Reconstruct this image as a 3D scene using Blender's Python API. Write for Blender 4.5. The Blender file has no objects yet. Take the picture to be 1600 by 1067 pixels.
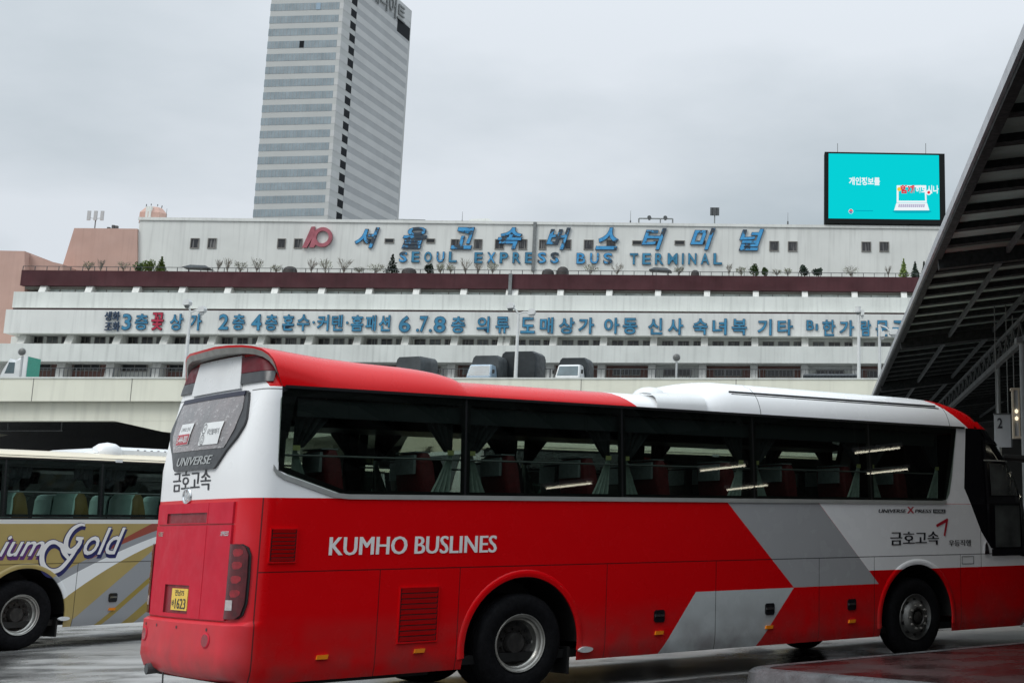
import bpy, math, random
import numpy as np
from mathutils import Vector, Matrix
random.seed(7)
PI = math.pi
S = bpy.context.scene
COL = S.collection

# ------------------------------------------------------------------ camera
CF, CX, CY, PITCH, ROLL, CAMH = 2334.851, 1407.3451, 321.1854, 0.2135, -0.0086, 1.6799
cp, sp, cr, sr = math.cos(PITCH), math.sin(PITCH), math.cos(ROLL), math.sin(ROLL)
_r = Vector((1, 0, 0)); _f = Vector((0, cp, sp)); _u = Vector((0, -sp, cp))
RT = cr*_r + sr*_u; UP = -sr*_r + cr*_u; FW = _f
CAM = Vector((0, 0, CAMH))
cd = bpy.data.cameras.new('camera'); co = bpy.data.objects.new('camera', cd); COL.objects.link(co)
m = Matrix((RT, UP, -FW)).transposed().to_4x4(); m.translation = CAM
co.matrix_world = m
cd.sensor_fit = 'HORIZONTAL'; cd.sensor_width = 36; cd.lens = CF/1600*36
cd.shift_x = (800-CX)/1600; cd.shift_y = (CY-533.5)/1600
cd.clip_start = 0.1; cd.clip_end = 4000
S.camera = co

# ------------------------------------------------------------------ light
S.view_settings.view_transform = 'Standard'; S.view_settings.look = 'None'
S.view_settings.exposure = 0.0; S.view_settings.gamma = 1
SUN_EL, SUN_AZ = math.radians(46), math.radians(220)      # azimuth clockwise from +Y: behind the camera, a little left
w = bpy.data.worlds.new('World'); S.world = w; w.use_nodes = True
nt = w.node_tree; nt.nodes.clear()
def wn(t, **k):
    n = nt.nodes.new(t)
    for a, b in k.items(): setattr(n, a, b)
    return n
tc = wn('ShaderNodeTexCoord')
sky = wn('ShaderNodeTexSky', sky_type='NISHITA', sun_disc=False, sun_elevation=SUN_EL, sun_rotation=SUN_AZ, air_density=1, dust_density=4)
sep = wn('ShaderNodeSeparateXYZ'); nt.links.new(tc.outputs['Generated'], sep.inputs[0])
zc = wn('ShaderNodeMath', operation='MAXIMUM'); nt.links.new(sep.outputs[2], zc.inputs[0]); zc.inputs[1].default_value = 0.0
za = wn('ShaderNodeMath', operation='ADD'); nt.links.new(zc.outputs[0], za.inputs[0]); za.inputs[1].default_value = 0.22
dv = wn('ShaderNodeVectorMath', operation='DIVIDE'); nt.links.new(tc.outputs['Generated'], dv.inputs[0]); nt.links.new(za.outputs[0], dv.inputs[1])
no = wn('ShaderNodeTexNoise'); no.inputs['Scale'].default_value = 1.1; no.inputs['Detail'].default_value = 7; no.inputs['Roughness'].default_value = .5
nt.links.new(dv.outputs[0], no.inputs['Vector'])
no2 = wn('ShaderNodeTexNoise'); no2.inputs['Scale'].default_value = .45; no2.inputs['Detail'].default_value = 2
nt.links.new(dv.outputs[0], no2.inputs['Vector'])
ad = wn('ShaderNodeMath', operation='ADD'); nt.links.new(no.outputs[0], ad.inputs[0]); nt.links.new(no2.outputs[0], ad.inputs[1])
hf = wn('ShaderNodeMath', operation='MULTIPLY'); nt.links.new(ad.outputs[0], hf.inputs[0]); hf.inputs[1].default_value = .5
ramp = wn('ShaderNodeValToRGB')
ramp.color_ramp.elements[0].position = .42; ramp.color_ramp.elements[0].color = (.44, .51, .555, 1)
ramp.color_ramp.elements[1].position = .585; ramp.color_ramp.elements[1].color = (.74, .79, .845, 1)
nt.links.new(hf.outputs[0], ramp.inputs[0])
# overcast skies brighten towards the zenith
zp = wn('ShaderNodeMath', operation='POWER'); nt.links.new(zc.outputs[0], zp.inputs[0]); zp.inputs[1].default_value = 3.0
zb = wn('ShaderNodeMath', operation='MULTIPLY_ADD'); nt.links.new(zp.outputs[0], zb.inputs[0]); zb.inputs[1].default_value = 30.0; zb.inputs[2].default_value = 9.9
cm = wn('ShaderNodeVectorMath', operation='SCALE'); nt.links.new(ramp.outputs[0], cm.inputs[0]); nt.links.new(zb.outputs[0], cm.inputs['Scale'])
mx = wn('ShaderNodeMix', data_type='RGBA'); mx.inputs[0].default_value = .93
nt.links.new(sky.outputs[0], mx.inputs[6]); nt.links.new(cm.outputs[0], mx.inputs[7])
bg = wn('ShaderNodeBackground'); bg.inputs[1].default_value = .10; nt.links.new(mx.outputs[2], bg.inputs[0])
wo = wn('ShaderNodeOutputWorld'); nt.links.new(bg.outputs[0], wo.inputs[0])
sl = bpy.data.lights.new('sun', 'SUN'); sl.energy = 1.5; sl.angle = math.radians(28); sl.color = (1, .97, .93)
so = bpy.data.objects.new('sun', sl); COL.objects.link(so)
sdir = Vector((math.sin(SUN_AZ)*math.cos(SUN_EL), math.cos(SUN_AZ)*math.cos(SUN_EL), math.sin(SUN_EL)))
so.rotation_euler = sdir.to_track_quat('Z', 'Y').to_euler()

# ------------------------------------------------------------------ helpers
def ray(u, v): return RT*((u-CX)/CF) - UP*((v-CY)/CF) + FW
def gnd(u, v, z=0):
    r = ray(u, v); return CAM + r*((z-CAMH)/r.z)
def atY(u, v, Y):
    r = ray(u, v); return CAM + r*(Y/r.y)

def tag(o, label, cat, group=None):
    o['label'] = label; o['category'] = cat
    if group: o['group'] = group
    return o
def empty(name, loc=(0, 0, 0), rz=0, label=None, cat=None, group=None):
    o = bpy.data.objects.new(name, None); COL.objects.link(o); o.empty_display_size = .2
    o.location = loc; o.rotation_euler = (0, 0, rz)
    if label: tag(o, label, cat, group)
    return o

class MB:
    def __init__(s): s.v = []; s.f = []; s.m = []
    def add(s, vs, fs, mi=0):
        b = len(s.v); s.v += [tuple(p) for p in vs]
        for f in fs: s.f.append(tuple(i+b for i in f)); s.m.append(mi)
    def box(s, x0, x1, y0, y1, z0, z1, mi=0):
        s.add([(x0,y0,z0),(x1,y0,z0),(x1,y1,z0),(x0,y1,z0),(x0,y0,z1),(x1,y0,z1),(x1,y1,z1),(x0,y1,z1)],
              [(0,3,2,1),(4,5,6,7),(0,1,5,4),(1,2,6,5),(2,3,7,6),(3,0,4,7)], mi)
    def bar(s, p, q, a, b=None, mi=0, up=(0,0,1)):      # rectangular bar from p to q
        p, q = Vector(p), Vector(q); b = b or a; d = (q-p).normalized(); u = Vector(up)
        if abs(d.dot(u)) > .98: u = Vector((0, 1, 0))
        x = d.cross(u).normalized()*a/2; y = x.cross(d).normalized()*b/2
        vs = [p-x-y, p+x-y, p+x+y, p-x+y, q-x-y, q+x-y, q+x+y, q-x+y]
        s.add(vs, [(0,3,2,1),(4,5,6,7),(0,1,5,4),(1,2,6,5),(2,3,7,6),(3,0,4,7)], mi)
    def tube(s, p, q, r, r2=None, n=10, mi=0, caps=True):
        p, q = Vector(p), Vector(q); r2 = r if r2 is None else r2; d = (q-p).normalized()
        u = Vector((0,0,1)) if abs(d.z) < .9 else Vector((1,0,0)); x = d.cross(u).normalized(); y = d.cross(x)
        vs = []
        for c, rr in ((p, r), (q, r2)):
            for i in range(n):
                a = 2*PI*i/n; vs.append(c + x*math.cos(a)*rr + y*math.sin(a)*rr)
        fs = [(i, (i+1) % n, n+(i+1) % n, n+i) for i in range(n)]
        if caps: fs += [tuple(range(n))[::-1], tuple(range(n, 2*n))]
        s.add(vs, fs, mi)
    def path(s, pts, r, n=8, mi=0):
        for a, b in zip(pts[:-1], pts[1:]): s.tube(a, b, r, n=n, mi=mi)
    def lathe(s, prof, c, axis='y', n=36, mi=0, sgn=1):   # prof: (radius, along axis)
        vs = []; k = len(prof)
        for i in range(n):
            a = 2*PI*i/n
            for r, t in prof:
                if axis == 'y': vs.append((c[0]+r*math.cos(a), c[1]+sgn*t, c[2]+r*math.sin(a)))
                elif axis == 'z': vs.append((c[0]+r*math.cos(a), c[1]+r*math.sin(a), c[2]+t))
                else: vs.append((c[0]+sgn*t, c[1]+r*math.cos(a), c[2]+r*math.sin(a)))
        fs = []
        for i in range(n):
            j = (i+1) % n
            for t in range(k-1): fs.append((i*k+t, i*k+t+1, j*k+t+1, j*k+t))
        s.add(vs, fs, mi)
    def grid(s, P, mi=0, closed=False):
        R, Cn = len(P), len(P[0]); vs = [p for row in P for p in row]; fs = []
        for i in range(R-1):
            for j in range(Cn-1): fs.append((i*Cn+j, i*Cn+j+1, (i+1)*Cn+j+1, (i+1)*Cn+j))
        s.add(vs, fs, mi)
    def prism(s, poly, fn, d0, d1, mi=0):                 # poly in (a,b); fn(a,b,depth) -> xyz
        n = len(poly)
        vs = [fn(a, b, d0) for a, b in poly] + [fn(a, b, d1) for a, b in poly]
        fs = [tuple(range(n))[::-1], tuple(range(n, 2*n))] + [(i, (i+1) % n, n+(i+1) % n, n+i) for i in range(n)]
        s.add(vs, fs, mi)
    def build(s, name, mats, parent=None, smooth=None):
        me = bpy.data.meshes.new(name); me.from_pydata(s.v, [], s.f)
        if not isinstance(mats, (list, tuple)): mats = [mats]
        for mt in mats: me.materials.append(mt)
        me.polygons.foreach_set('material_index', s.m)
        bmx = __import__('bmesh').new(); bmx.from_mesh(me)
        __import__('bmesh').ops.remove_doubles(bmx, verts=bmx.verts, dist=1e-5)
        __import__('bmesh').ops.recalc_face_normals(bmx, faces=bmx.faces)
        bmx.to_mesh(me); bmx.free()
        if smooth:
            me.polygons.foreach_set('use_smooth', [True]*len(me.polygons)); me.set_sharp_from_angle(angle=math.radians(smooth))
        me.update()
        o = bpy.data.objects.new(name, me); COL.objects.link(o)
        if parent: o.parent = parent
        return o

def copy_tree(o, parent=None):
    c = o.copy(); COL.objects.link(c)
    if parent: c.parent = parent
    for ch in list(o.children): copy_tree(ch, c)
    return c

_tc = {}
def text_mesh(s, shear=0, offset=0, depth=0, res=3):
    k = (s, shear, offset, depth, res)
    if k in _tc: return _tc[k]
    cu = bpy.data.curves.new('t', 'FONT'); cu.body = s; cu.shear = shear; cu.offset = offset; cu.extrude = depth; cu.resolution_u = res
    cu.fill_mode = 'BOTH'
    o = bpy.data.objects.new('t', cu); COL.objects.link(o)
    bpy.context.view_layer.update()
    ev = o.evaluated_get(bpy.context.evaluated_depsgraph_get()); me = ev.to_mesh()
    vs = [tuple(v.co) for v in me.vertices]; fs = [tuple(p.vertices) for p in me.polygons]
    ev.to_mesh_clear(); bpy.data.objects.remove(o); bpy.data.curves.remove(cu)
    _tc[k] = (vs, fs); return _tc[k]
def put_text(mb, s, w, h, fn, mi=0, shear=0, offset=0, depth=0, bold=0):
    """text fitted to a w x h box centred on (0,0); fn(a, b, c) -> xyz, c runs out of the surface"""
    vs, fs = text_mesh(s, shear, 0, depth)
    a = np.array(vs); lo, hi = a.min(0), a.max(0)
    if offset:
        vs, fs = text_mesh(s, shear, offset, depth); a = np.array(vs)
    sx = w/(hi[0]-lo[0]); sy = h/(hi[1]-lo[1]); c = (hi+lo)/2; zs = hi[2]-lo[2]
    w2 = max(w-2*bold, w*.3); sx *= w2/w
    for i, dx in enumerate((0,) if not bold else (-bold, 0, bold)):
        mb.add([fn((p[0]-c[0])*sx+dx, (p[1]-c[1])*sy, ((p[2]-lo[2])/zs if zs > 1e-9 else i*.0005)) for p in a], fs, mi)

# ------------------------------------------------------------------ materials
class N:
    def __init__(s, name):
        s.mat = bpy.data.materials.new(name); s.mat.use_nodes = True; s.t = s.mat.node_tree
        s.b = s.t.nodes['Principled BSDF']; s.out = s.t.nodes['Material Output']
        s.tcn = None
    def n(s, t, **k):
        x = s.t.nodes.new(t)
        for a, b in k.items(): setattr(x, a, b)
        return x
    def lk(s, a, b):
        if isinstance(a, (int, float)): b.default_value = a
        elif isinstance(a, tuple): b.default_value = a if len(a) == 4 or b.type == 'VECTOR' else (*a, 1)
        else: s.t.links.new(a, b)
    def obj(s):
        if not s.tcn: s.tcn = s.n('ShaderNodeTexCoord')
        return s.tcn.outputs['Object']
    def xyz(s):
        q = s.n('ShaderNodeSeparateXYZ'); s.t.links.new(s.obj(), q.inputs[0]); return q.outputs
    def m(s, op, a, b=0., c=None):
        q = s.n('ShaderNodeMath', operation=op); s.lk(a, q.inputs[0]); s.lk(b, q.inputs[1])
        if c is not None: s.lk(c, q.inputs[2])
        return q.outputs[0]
    def noise(s, scale, detail=4, vec=None, stretch=None, rough=.5):
        q = s.n('ShaderNodeTexNoise'); q.inputs['Scale'].default_value = scale; q.inputs['Detail'].default_value = detail; q.inputs['Roughness'].default_value = rough
        v = vec or s.obj()
        if stretch:
            mp = s.n('ShaderNodeMapping'); mp.inputs['Scale'].default_value = stretch; s.t.links.new(v, mp.inputs[0]); v = mp.outputs[0]
        s.t.links.new(v, q.inputs['Vector']); return q.outputs[0]
    def rng(s, v, a, b, c, d):
        q = s.n('ShaderNodeMapRange'); s.lk(v, q.inputs[0])
        for i, x in enumerate((a, b, c, d)): q.inputs[i+1].default_value = x
        return q.outputs[0]
    def mix(s, fac, a, b):
        q = s.n('ShaderNodeMix', data_type='RGBA'); s.lk(fac, q.inputs[0]); s.lk(a, q.inputs[6]); s.lk(b, q.inputs[7]); return q.outputs[2]
    def poly(s, x, z, pts):                 # convex, counter-clockwise
        r = None
        for (x0, z0), (x1, z1) in zip(pts, pts[1:]+pts[:1]):
            dx, dz = x1-x0, z1-z0
            e = s.m('SUBTRACT', s.m('MULTIPLY', z, dx), s.m('MULTIPLY', x, dz))
            g = s.m('GREATER_THAN', e, z0*dx - x0*dz)
            r = g if r is None else s.m('MULTIPLY', r, g)
        return r
    def bump(s, h, dist, strength=1):
        q = s.n('ShaderNodeBump'); q.inputs['Distance'].default_value = dist; q.inputs['Strength'].default_value = strength
        s.t.links.new(h, q.inputs['Height']); s.t.links.new(q.outputs[0], s.b.inputs['Normal'])

def M(name, col, rough=.5, metal=0., var=0., vs=6., coat=0., streak=0., bump=0., bs=40., emit=None, es=1., col2=None, spec=None):
    k = N(name)
    c = (*col, 1)
    if var or col2:
        nz = k.noise(vs, 5)
        lo = tuple(x*(1-var) for x in col); hi = tuple(min(1, x*(1+var)) for x in col) if not col2 else col2
        c = k.mix(k.rng(nz, .3, .7, 0, 1), (*lo, 1), (*hi, 1))
    if streak:
        sx = k.noise(1, 4, stretch=(2.2, 2.2, .12))
        c = k.mix(k.m('MULTIPLY', k.rng(sx, .5, .75, 0, 1), streak), c, tuple(x*.45 for x in col)+(1,))
    k.lk(c, k.b.inputs['Base Color'])
    if var or streak:
        k.lk(k.rng(k.noise(vs*2.3, 3), .3, .7, max(0.02, rough*.8), min(1, rough*1.2)), k.b.inputs['Roughness'])
    else: k.b.inputs['Roughness'].default_value = rough
    k.b.inputs['Metallic'].default_value = metal; k.b.inputs['Coat Weight'].default_value = coat; k.b.inputs['Coat Roughness'].default_value = .04
    if spec is not None: k.b.inputs['Specular IOR Level'].default_value = spec
    if bump: k.bump(k.noise(bs, 4), bump)
    if emit: k.b.inputs['Emission Color'].default_value = (*emit, 1); k.b.inputs['Emission Strength'].default_value = es
    return k.mat

def glass(name, tint, rough=.02, ior=1.5, boost=1.0):
    k = N(name); k.t.nodes.remove(k.b)
    tr = k.n('ShaderNodeBsdfTransparent'); tr.inputs[0].default_value = (*tint, 1)
    gl = k.n('ShaderNodeBsdfGlossy'); gl.inputs[0].default_value = (boost, boost, boost, 1); gl.inputs['Roughness'].default_value = rough
    ge = k.n('ShaderNodeNewGeometry'); dt = k.n('ShaderNodeVectorMath', operation='DOT_PRODUCT')
    k.t.links.new(ge.outputs['Incoming'], dt.inputs[0]); k.t.links.new(ge.outputs['Normal'], dt.inputs[1])
    ca = k.m('SUBTRACT', 1., k.m('MINIMUM', k.m('ABSOLUTE', dt.outputs['Value']), 1.))
    f0 = ((ior-1)/(ior+1))**2
    fac = k.m('MULTIPLY_ADD', k.m('POWER', ca, 5.), 1-f0, f0*1.6)
    mxs = k.n('ShaderNodeMixShader'); k.t.links.new(fac, mxs.inputs[0]); k.t.links.new(tr.outputs[0], mxs.inputs[1]); k.t.links.new(gl.outputs[0], mxs.inputs[2])
    k.t.links.new(mxs.outputs[0], k.out.inputs[0]); return k.mat

MT = dict(
    white_paint=M('white paint', (.70,.71,.71), .3, var=.05, vs=2, coat=.3),
    red_paint=M('red paint', (.60,.001,.004), .35, var=.06, vs=3, coat=.1, spec=.3),
    grey_trim=M('silver trim', (.42,.43,.42), .35, metal=.5, var=.08),
    spoiler_shade=M('spoiler lip shade', (.22,.215,.20), .4, var=.15, vs=9),
    black_gloss=M('black gloss', (.008,.008,.01), .06, coat=1),
    black=M('black rubber', (.008,.008,.008), .5, var=.2),
    dark_frame=M('dark frame', (.012,.012,.014), .3),
    charcoal=M('charcoal plastic', (.035,.037,.04), .35, var=.15),
    tyre=M('tyre', (.005,.005,.006), .8, var=.35, vs=14, bump=.004, bs=60, spec=.12),
    rim=M('rim steel', (.42,.41,.38), .36, metal=.75, var=.25, vs=7),
    rim_dark=M('dirty wheel disc', (.035,.032,.03), .55, metal=.3, var=.5, vs=12),
    hub_dark=M('greasy hub', (.03,.028,.026), .4, metal=.4, var=.4, vs=20),
    chrome=M('chrome', (.72,.72,.72), .12, metal=1),
    orange=M('orange lens', (.75,.22,.01), .2, coat=.5, var=.1),
    high_lens=M('dull red lens', (.11,.006,.012), .45, spec=.2, var=.2),
    red_lens=M('red lens', (.085,.006,.010), .12, coat=.2, var=.45, vs=9),
    red_bulb=M('red lamp unit', (.26,.010,.018), .2, coat=.2, var=.3, vs=20),
    clear_lens=M('clear lens', (.45,.40,.40), .15, coat=1, var=.2, vs=30),
    plate=M('yellow plate', (.78,.52,.07), .4, var=.07, vs=20),
    ink=M('black lettering', (.012,.012,.018), .4),
    white_ink=M('white lettering', (.78,.76,.75), .4, var=.04),
    red_ink=M('red lettering', (.42,.012,.03), .35),
    navy_ink=M('navy lettering', (.02,.022,.11), .35),
    purple_ink=M('purple shadow lettering', (.11,.03,.16), .35),
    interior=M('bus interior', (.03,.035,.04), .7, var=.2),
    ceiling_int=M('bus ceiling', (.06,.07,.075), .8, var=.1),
    rack=M('luggage rack', (.035,.04,.045), .5),
    seat_red=M('red seat', (.13,.012,.016), .6, var=.25, vs=20),
    seat_dark=M('dark seat', (.02,.018,.022), .6, var=.25, vs=20),
    seat_teal=M('pale seat', (.42,.62,.56), .5, var=.1),
    seat_gold=M('ochre seat side', (.15,.105,.03), .5, var=.1),
    seat_cover=M('white headrest cover', (.30,.34,.35), .8, var=.15, vs=20),
    curtain=M('pale curtain', (.40,.47,.43), .85, var=.18, vs=18),
    curtain_tie=M('yellow curtain tie', (.55,.55,.22), .8),
    drape=M('dark drape', (.022,.024,.028), .85, var=.3, vs=18),
    paper=M('white paper', (.72,.73,.73), .6, var=.04),
    concrete=M('pale concrete', (.64,.66,.625), .8, var=.08, vs=.25, streak=.34, bump=.01, bs=6),
    wall_white=M('main wall', (.66,.67,.64), .8, var=.07, vs=.2, streak=.28),
    maroon=M('maroon cladding', (.070,.028,.032), .75, var=.18, vs=.4, streak=.3, spec=.15),
    brown_wall=M('brown shop wall', (.18,.095,.08), .7, var=.18, vs=.5),
    pink=M('pink render', (.50,.325,.27), .8, var=.08, vs=.25, streak=.18),
    cream=M('cream parapet', (.74,.735,.62), .75, var=.06, vs=.3, streak=.24),
    dark_win=M('dark window', (.02,.021,.023), .12, var=.3, vs=2),
    win_grey=M('window pane grey', (.10,.11,.11), .15, var=.5, vs=1.5),
    pale_glass=M('pale glazing', (.48,.52,.50), .25, var=.3, vs=.6),
    win_frame=M('window frame', (.20,.19,.17), .5),
    alu=M('aluminium', (.45,.46,.46), .4, metal=.3, var=.05),
    steel_dark=M('dark steel', (.06,.065,.068), .55, var=.2, vs=4),
    steel_mid=M('grey steel', (.16,.17,.17), .5, var=.2, vs=4),
    lamp_white=M('white lamp pole', (.62,.63,.62), .4, var=.06),
    canvas_grey=M('grey canvas', (.045,.052,.055), .6, var=.25, vs=1.5, bump=.035, bs=1.6),
    canvas_black=M('black canvas', (.014,.019,.022), .5, var=.25, vs=1.5, bump=.035, bs=1.6),
    green_box=M('green truck box', (.06,.36,.26), .5, var=.08),
    windshield=M('truck windshield', (.09,.125,.14), .1, var=.3, vs=1.2),
    blue_cab=M('pale blue cab', (.25,.34,.42), .3, coat=.4),
    tower_wall=M('tower panel', (.42,.43,.42), .6, var=.04, vs=.1),
    tower_wall_l=M('tower panel light', (.47,.475,.47), .6, var=.04, vs=.1),
    tower_wall_d=M('tower panel dark', (.335,.345,.35), .6, var=.05, vs=.1),
    tower_glass=M('tower glazing', (.235,.28,.305), .3, var=.16, vs=.3),
    tower_black=M('tower slot window', (.010,.012,.015), .7, spec=.1),
    letter_pink=M('weathered pink letter', (.34,.085,.11), .5, col2=(.42,.12,.15), var=.2, vs=1),
    letter_edge=M('letter edge', (.022,.05,.10), .5, var=.3),
    letter_edge_r=M('red letter edge', (.10,.012,.02), .5, var=.3),
    letter_teal=M('teal letter face', (.035,.20,.34), .45, var=.25, vs=.7),
    letter_red=M('red letter face', (.42,.02,.055), .45, var=.2),
    screen_black=M('screen housing', (.008,.010,.010), .7, spec=.15),
    bark=M('bark', (.09,.07,.055), .9, var=.3),
    twig=M('bare twigs', (.20,.18,.15), .9, var=.25, vs=2),
    leaf_sparse=M('sparse leaves', (.13,.15,.075), .8, var=.4, vs=2),
    leaf_green=M('green leaves', (.055,.10,.025), .7, var=.5, vs=2),
    leaf_bright=M('yellow green leaves', (.12,.17,.03), .7, var=.45, vs=2),
    leaf_dark=M('dark needles', (.018,.035,.020), .8, var=.5, vs=2),
    dome=M('dark brown cover', (.03,.024,.022), .7, var=.3),
    kerb=M('kerb stone', (.10,.105,.11), .3, var=.35, vs=5, bump=.006, bs=30),
    sheet=M('canopy sheet', (.37,.45,.41), .5, var=.18, vs=.8),
    purlin=M('canopy purlin', (.006,.008,.008), .8, var=.3),
    fascia=M('canopy fascia', (.34,.35,.37), .35, var=.12, vs=2),
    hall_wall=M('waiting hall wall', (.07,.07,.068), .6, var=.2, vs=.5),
    sign_panel=M('gate sign panel', (.34,.36,.38), .5, var=.05),
    cream_frame=M('cream sign frame', (.50,.43,.33), .5),
    soil=M('terrace floor', (.2,.19,.17), .9, var=.2),
)
def letter_blue():
    k = N('weathered blue letter')
    a = k.noise(.55, 5, rough=.65); b = k.noise(2.0, 3)
    c = k.mix(k.rng(b, .35, .65, 0, 1), (.035,.25,.52,1), (.06,.33,.62,1))
    c = k.mix(k.rng(a, .53, .57, 0, 1), c, (.03,.045,.06,1))
    k.lk(c, k.b.inputs['Base Color']); k.b.inputs['Roughness'].default_value = .5
    return k.mat
MT['letter_blue'] = letter_blue()
GL_BUS = glass('bus window glass', (.42,.48,.44), .015, 1.5)
GL_GOLD = glass('clearer window glass', (.62,.71,.67), .015, 1.5)
GL_DOOR = glass('door glass', (.40,.44,.42), .03, 1.5)
def emis(name, col, st):
    k = N(name); k.b.inputs['Base Color'].default_value = (0,0,0,1); k.b.inputs['Emission Color'].default_value = (*col,1); k.b.inputs['Emission Strength'].default_value = st
    k.b.inputs['Roughness'].default_value = .8; k.b.inputs['Specular IOR Level'].default_value = .05
    return k.mat

def livery_red():
    k = N('red and white coach livery'); X, Y, Z = k.xyz()
    W4, R4 = (.82,.825,.83,1), (.62,.001,.004,1)
    ay = k.m('ABSOLUTE', Y)
    dustn = k.noise(5, 5)
    col = W4
    red = k.m('LESS_THAN', Z, 2.035)
    # rear dust
    dust = k.m('MULTIPLY', k.rng(X, -2.86, -3.02, 0, 1), k.rng(dustn, .25, .75, .55, 1))
    dust = k.m('MULTIPLY', dust, k.rng(Z, 2.2, 1.6, .25, 1))
    redc = k.mix(k.m('MULTIPLY', dust, .36), R4, (.52,.10,.14,1))
    col = k.mix(red, col, redc)
    # red roof, rear part: boundary leans
    roofred = k.m('MULTIPLY', k.m('GREATER_THAN', Z, 3.115), k.m('LESS_THAN', k.m('ADD', X, k.m('MULTIPLY', Z, 1.35)), 1.48+3.12*1.35))
    roofred = k.m('MULTIPLY', roofred, k.m('GREATER_THAN', k.m('ADD', X, k.m('MULTIPLY', Z, .45)), -2.89+3.12*.45))
    col = k.mix(roofred, col, R4)
    cap = k.m('MULTIPLY', k.m('GREATER_THAN', Z, 3.115), k.m('GREATER_THAN', k.m('ADD', X, k.m('MULTIPLY', Z, 1.35)), 7.28+3.12*1.35))
    col = k.mix(cap, col, R4)
    side = k.m('GREATER_THAN', ay, 1.1)
    # white front below belt
    slope = (3.88-2.79)/1.04
    wf = k.poly(X, Z, [(4.30,2.03),(5.20,1.155),(9.5,1.155),(9.5,2.03)])
    col = k.mix(wf, col, W4)
    gp = k.poly(X, Z, [(2.78,2.035),(3.88,.98),(5.38,.98),(4.29,2.035)])
    col = k.mix(gp, col, (.36,.365,.375,1))
    gp2 = k.poly(X, Z, [(1.74,.2),(3.20,.2),(3.88,.978),(2.33,.978)])
    gp2 = k.m('MULTIPLY', gp2, k.m('GREATER_THAN', Z, .3))
    col = k.mix(gp2, col, (.48,.51,.515,1))
    # black glazed front corner
    blk = k.poly(X, Z, [(7.66,1.41),(8.5,1.26),(9.6,1.3),(9.6,3.115),(7.24,3.115)])
    blk2 = k.poly(X, Z, [(7.45,1.65),(7.66,1.41),(7.7,3.115),(7.24,3.115),(7.12,2.25),(7.30,1.92)])
    blk3 = k.poly(X, Z, [(7.12,2.25),(7.7,2.0),(7.7,3.115),(7.235,3.115)])
    blk4 = k.poly(X, Z, [(7.12,2.26),(7.30,1.92),(7.45,1.65),(7.66,1.41),(7.75,1.4),(7.75,2.3)])
    black = k.m('MAXIMUM', k.m('MAXIMUM', blk, blk3), blk4)
    col = k.mix(black, col, (.006,.006,.008,1))
    # panel gaps
    def near(v, c, h): return k.m('LESS_THAN', k.m('ABSOLUTE', k.m('SUBTRACT', v, c)), h)
    gap = k.m('MULTIPLY', near(Z, 1.333, .006), k.m('GREATER_THAN', X, -2.9))
    for gx in (-1.67, -.78, 1.06, 2.63, 4.31, 5.3, 7.0):
        gap = k.m('MAXIMUM', gap, k.m('MULTIPLY', near(X, gx, .0045), k.m('LESS_THAN', Z, 1.333)))
    gap = k.m('MAXIMUM', gap, k.m('MULTIPLY', near(X, 7.44, .005), k.m('MULTIPLY', k.m('LESS_THAN', Z, 1.67), k.m('GREATER_THAN', Z, 1.15))))
    gap = k.m('MAXIMUM', gap, k.m('MULTIPLY', near(X, -2.9, .006), k.m('LESS_THAN', Z, 2.035)))
    for gx in (6.9, 3.37): gap = k.m('MAXIMUM', gap, k.m('MULTIPLY', near(X, gx, .006), k.m('GREATER_THAN', Z, 3.115)))
    gap = k.m('MAXIMUM', gap, k.m('MULTIPLY', k.m('MULTIPLY', near(Z, 3.09, .006), k.m('LESS_THAN', X, -2.75)), k.m('GREATER_THAN', ay, .86)))
    gap = k.m('MULTIPLY', gap, k.m('GREATER_THAN', ay, .8))
    col = k.mix(k.m('MULTIPLY', gap, .82), col, (.01,.008,.008,1))
    # road dirt low on the flanks
    dn = k.noise(3.5, 5)
    lowd = k.m('MULTIPLY', k.rng(Z, .95, .3, 0, 1), k.rng(dn, .3, .7, .05, .6))
    col = k.mix(lowd, col, (.10,.06,.055,1))
    k.lk(col, k.b.inputs['Base Color'])
    rg = k.m('MULTIPLY', black, -.20)
    base = k.m('ADD', k.rng(k.noise(4, 3), .3, .7, .22, .30), rg)
    base = k.m('ADD', base, k.m('MULTIPLY', dust, .3))
    k.lk(k.m('MAXIMUM', base, .05), k.b.inputs['Roughness'])
    k.b.inputs['Coat Weight'].default_value = .12; k.b.inputs['Coat Roughness'].default_value = .05; k.b.inputs['Specular IOR Level'].default_value = .22
    k.bump(k.noise(1.1, 2), .010, .6)
    return k.mat

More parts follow.
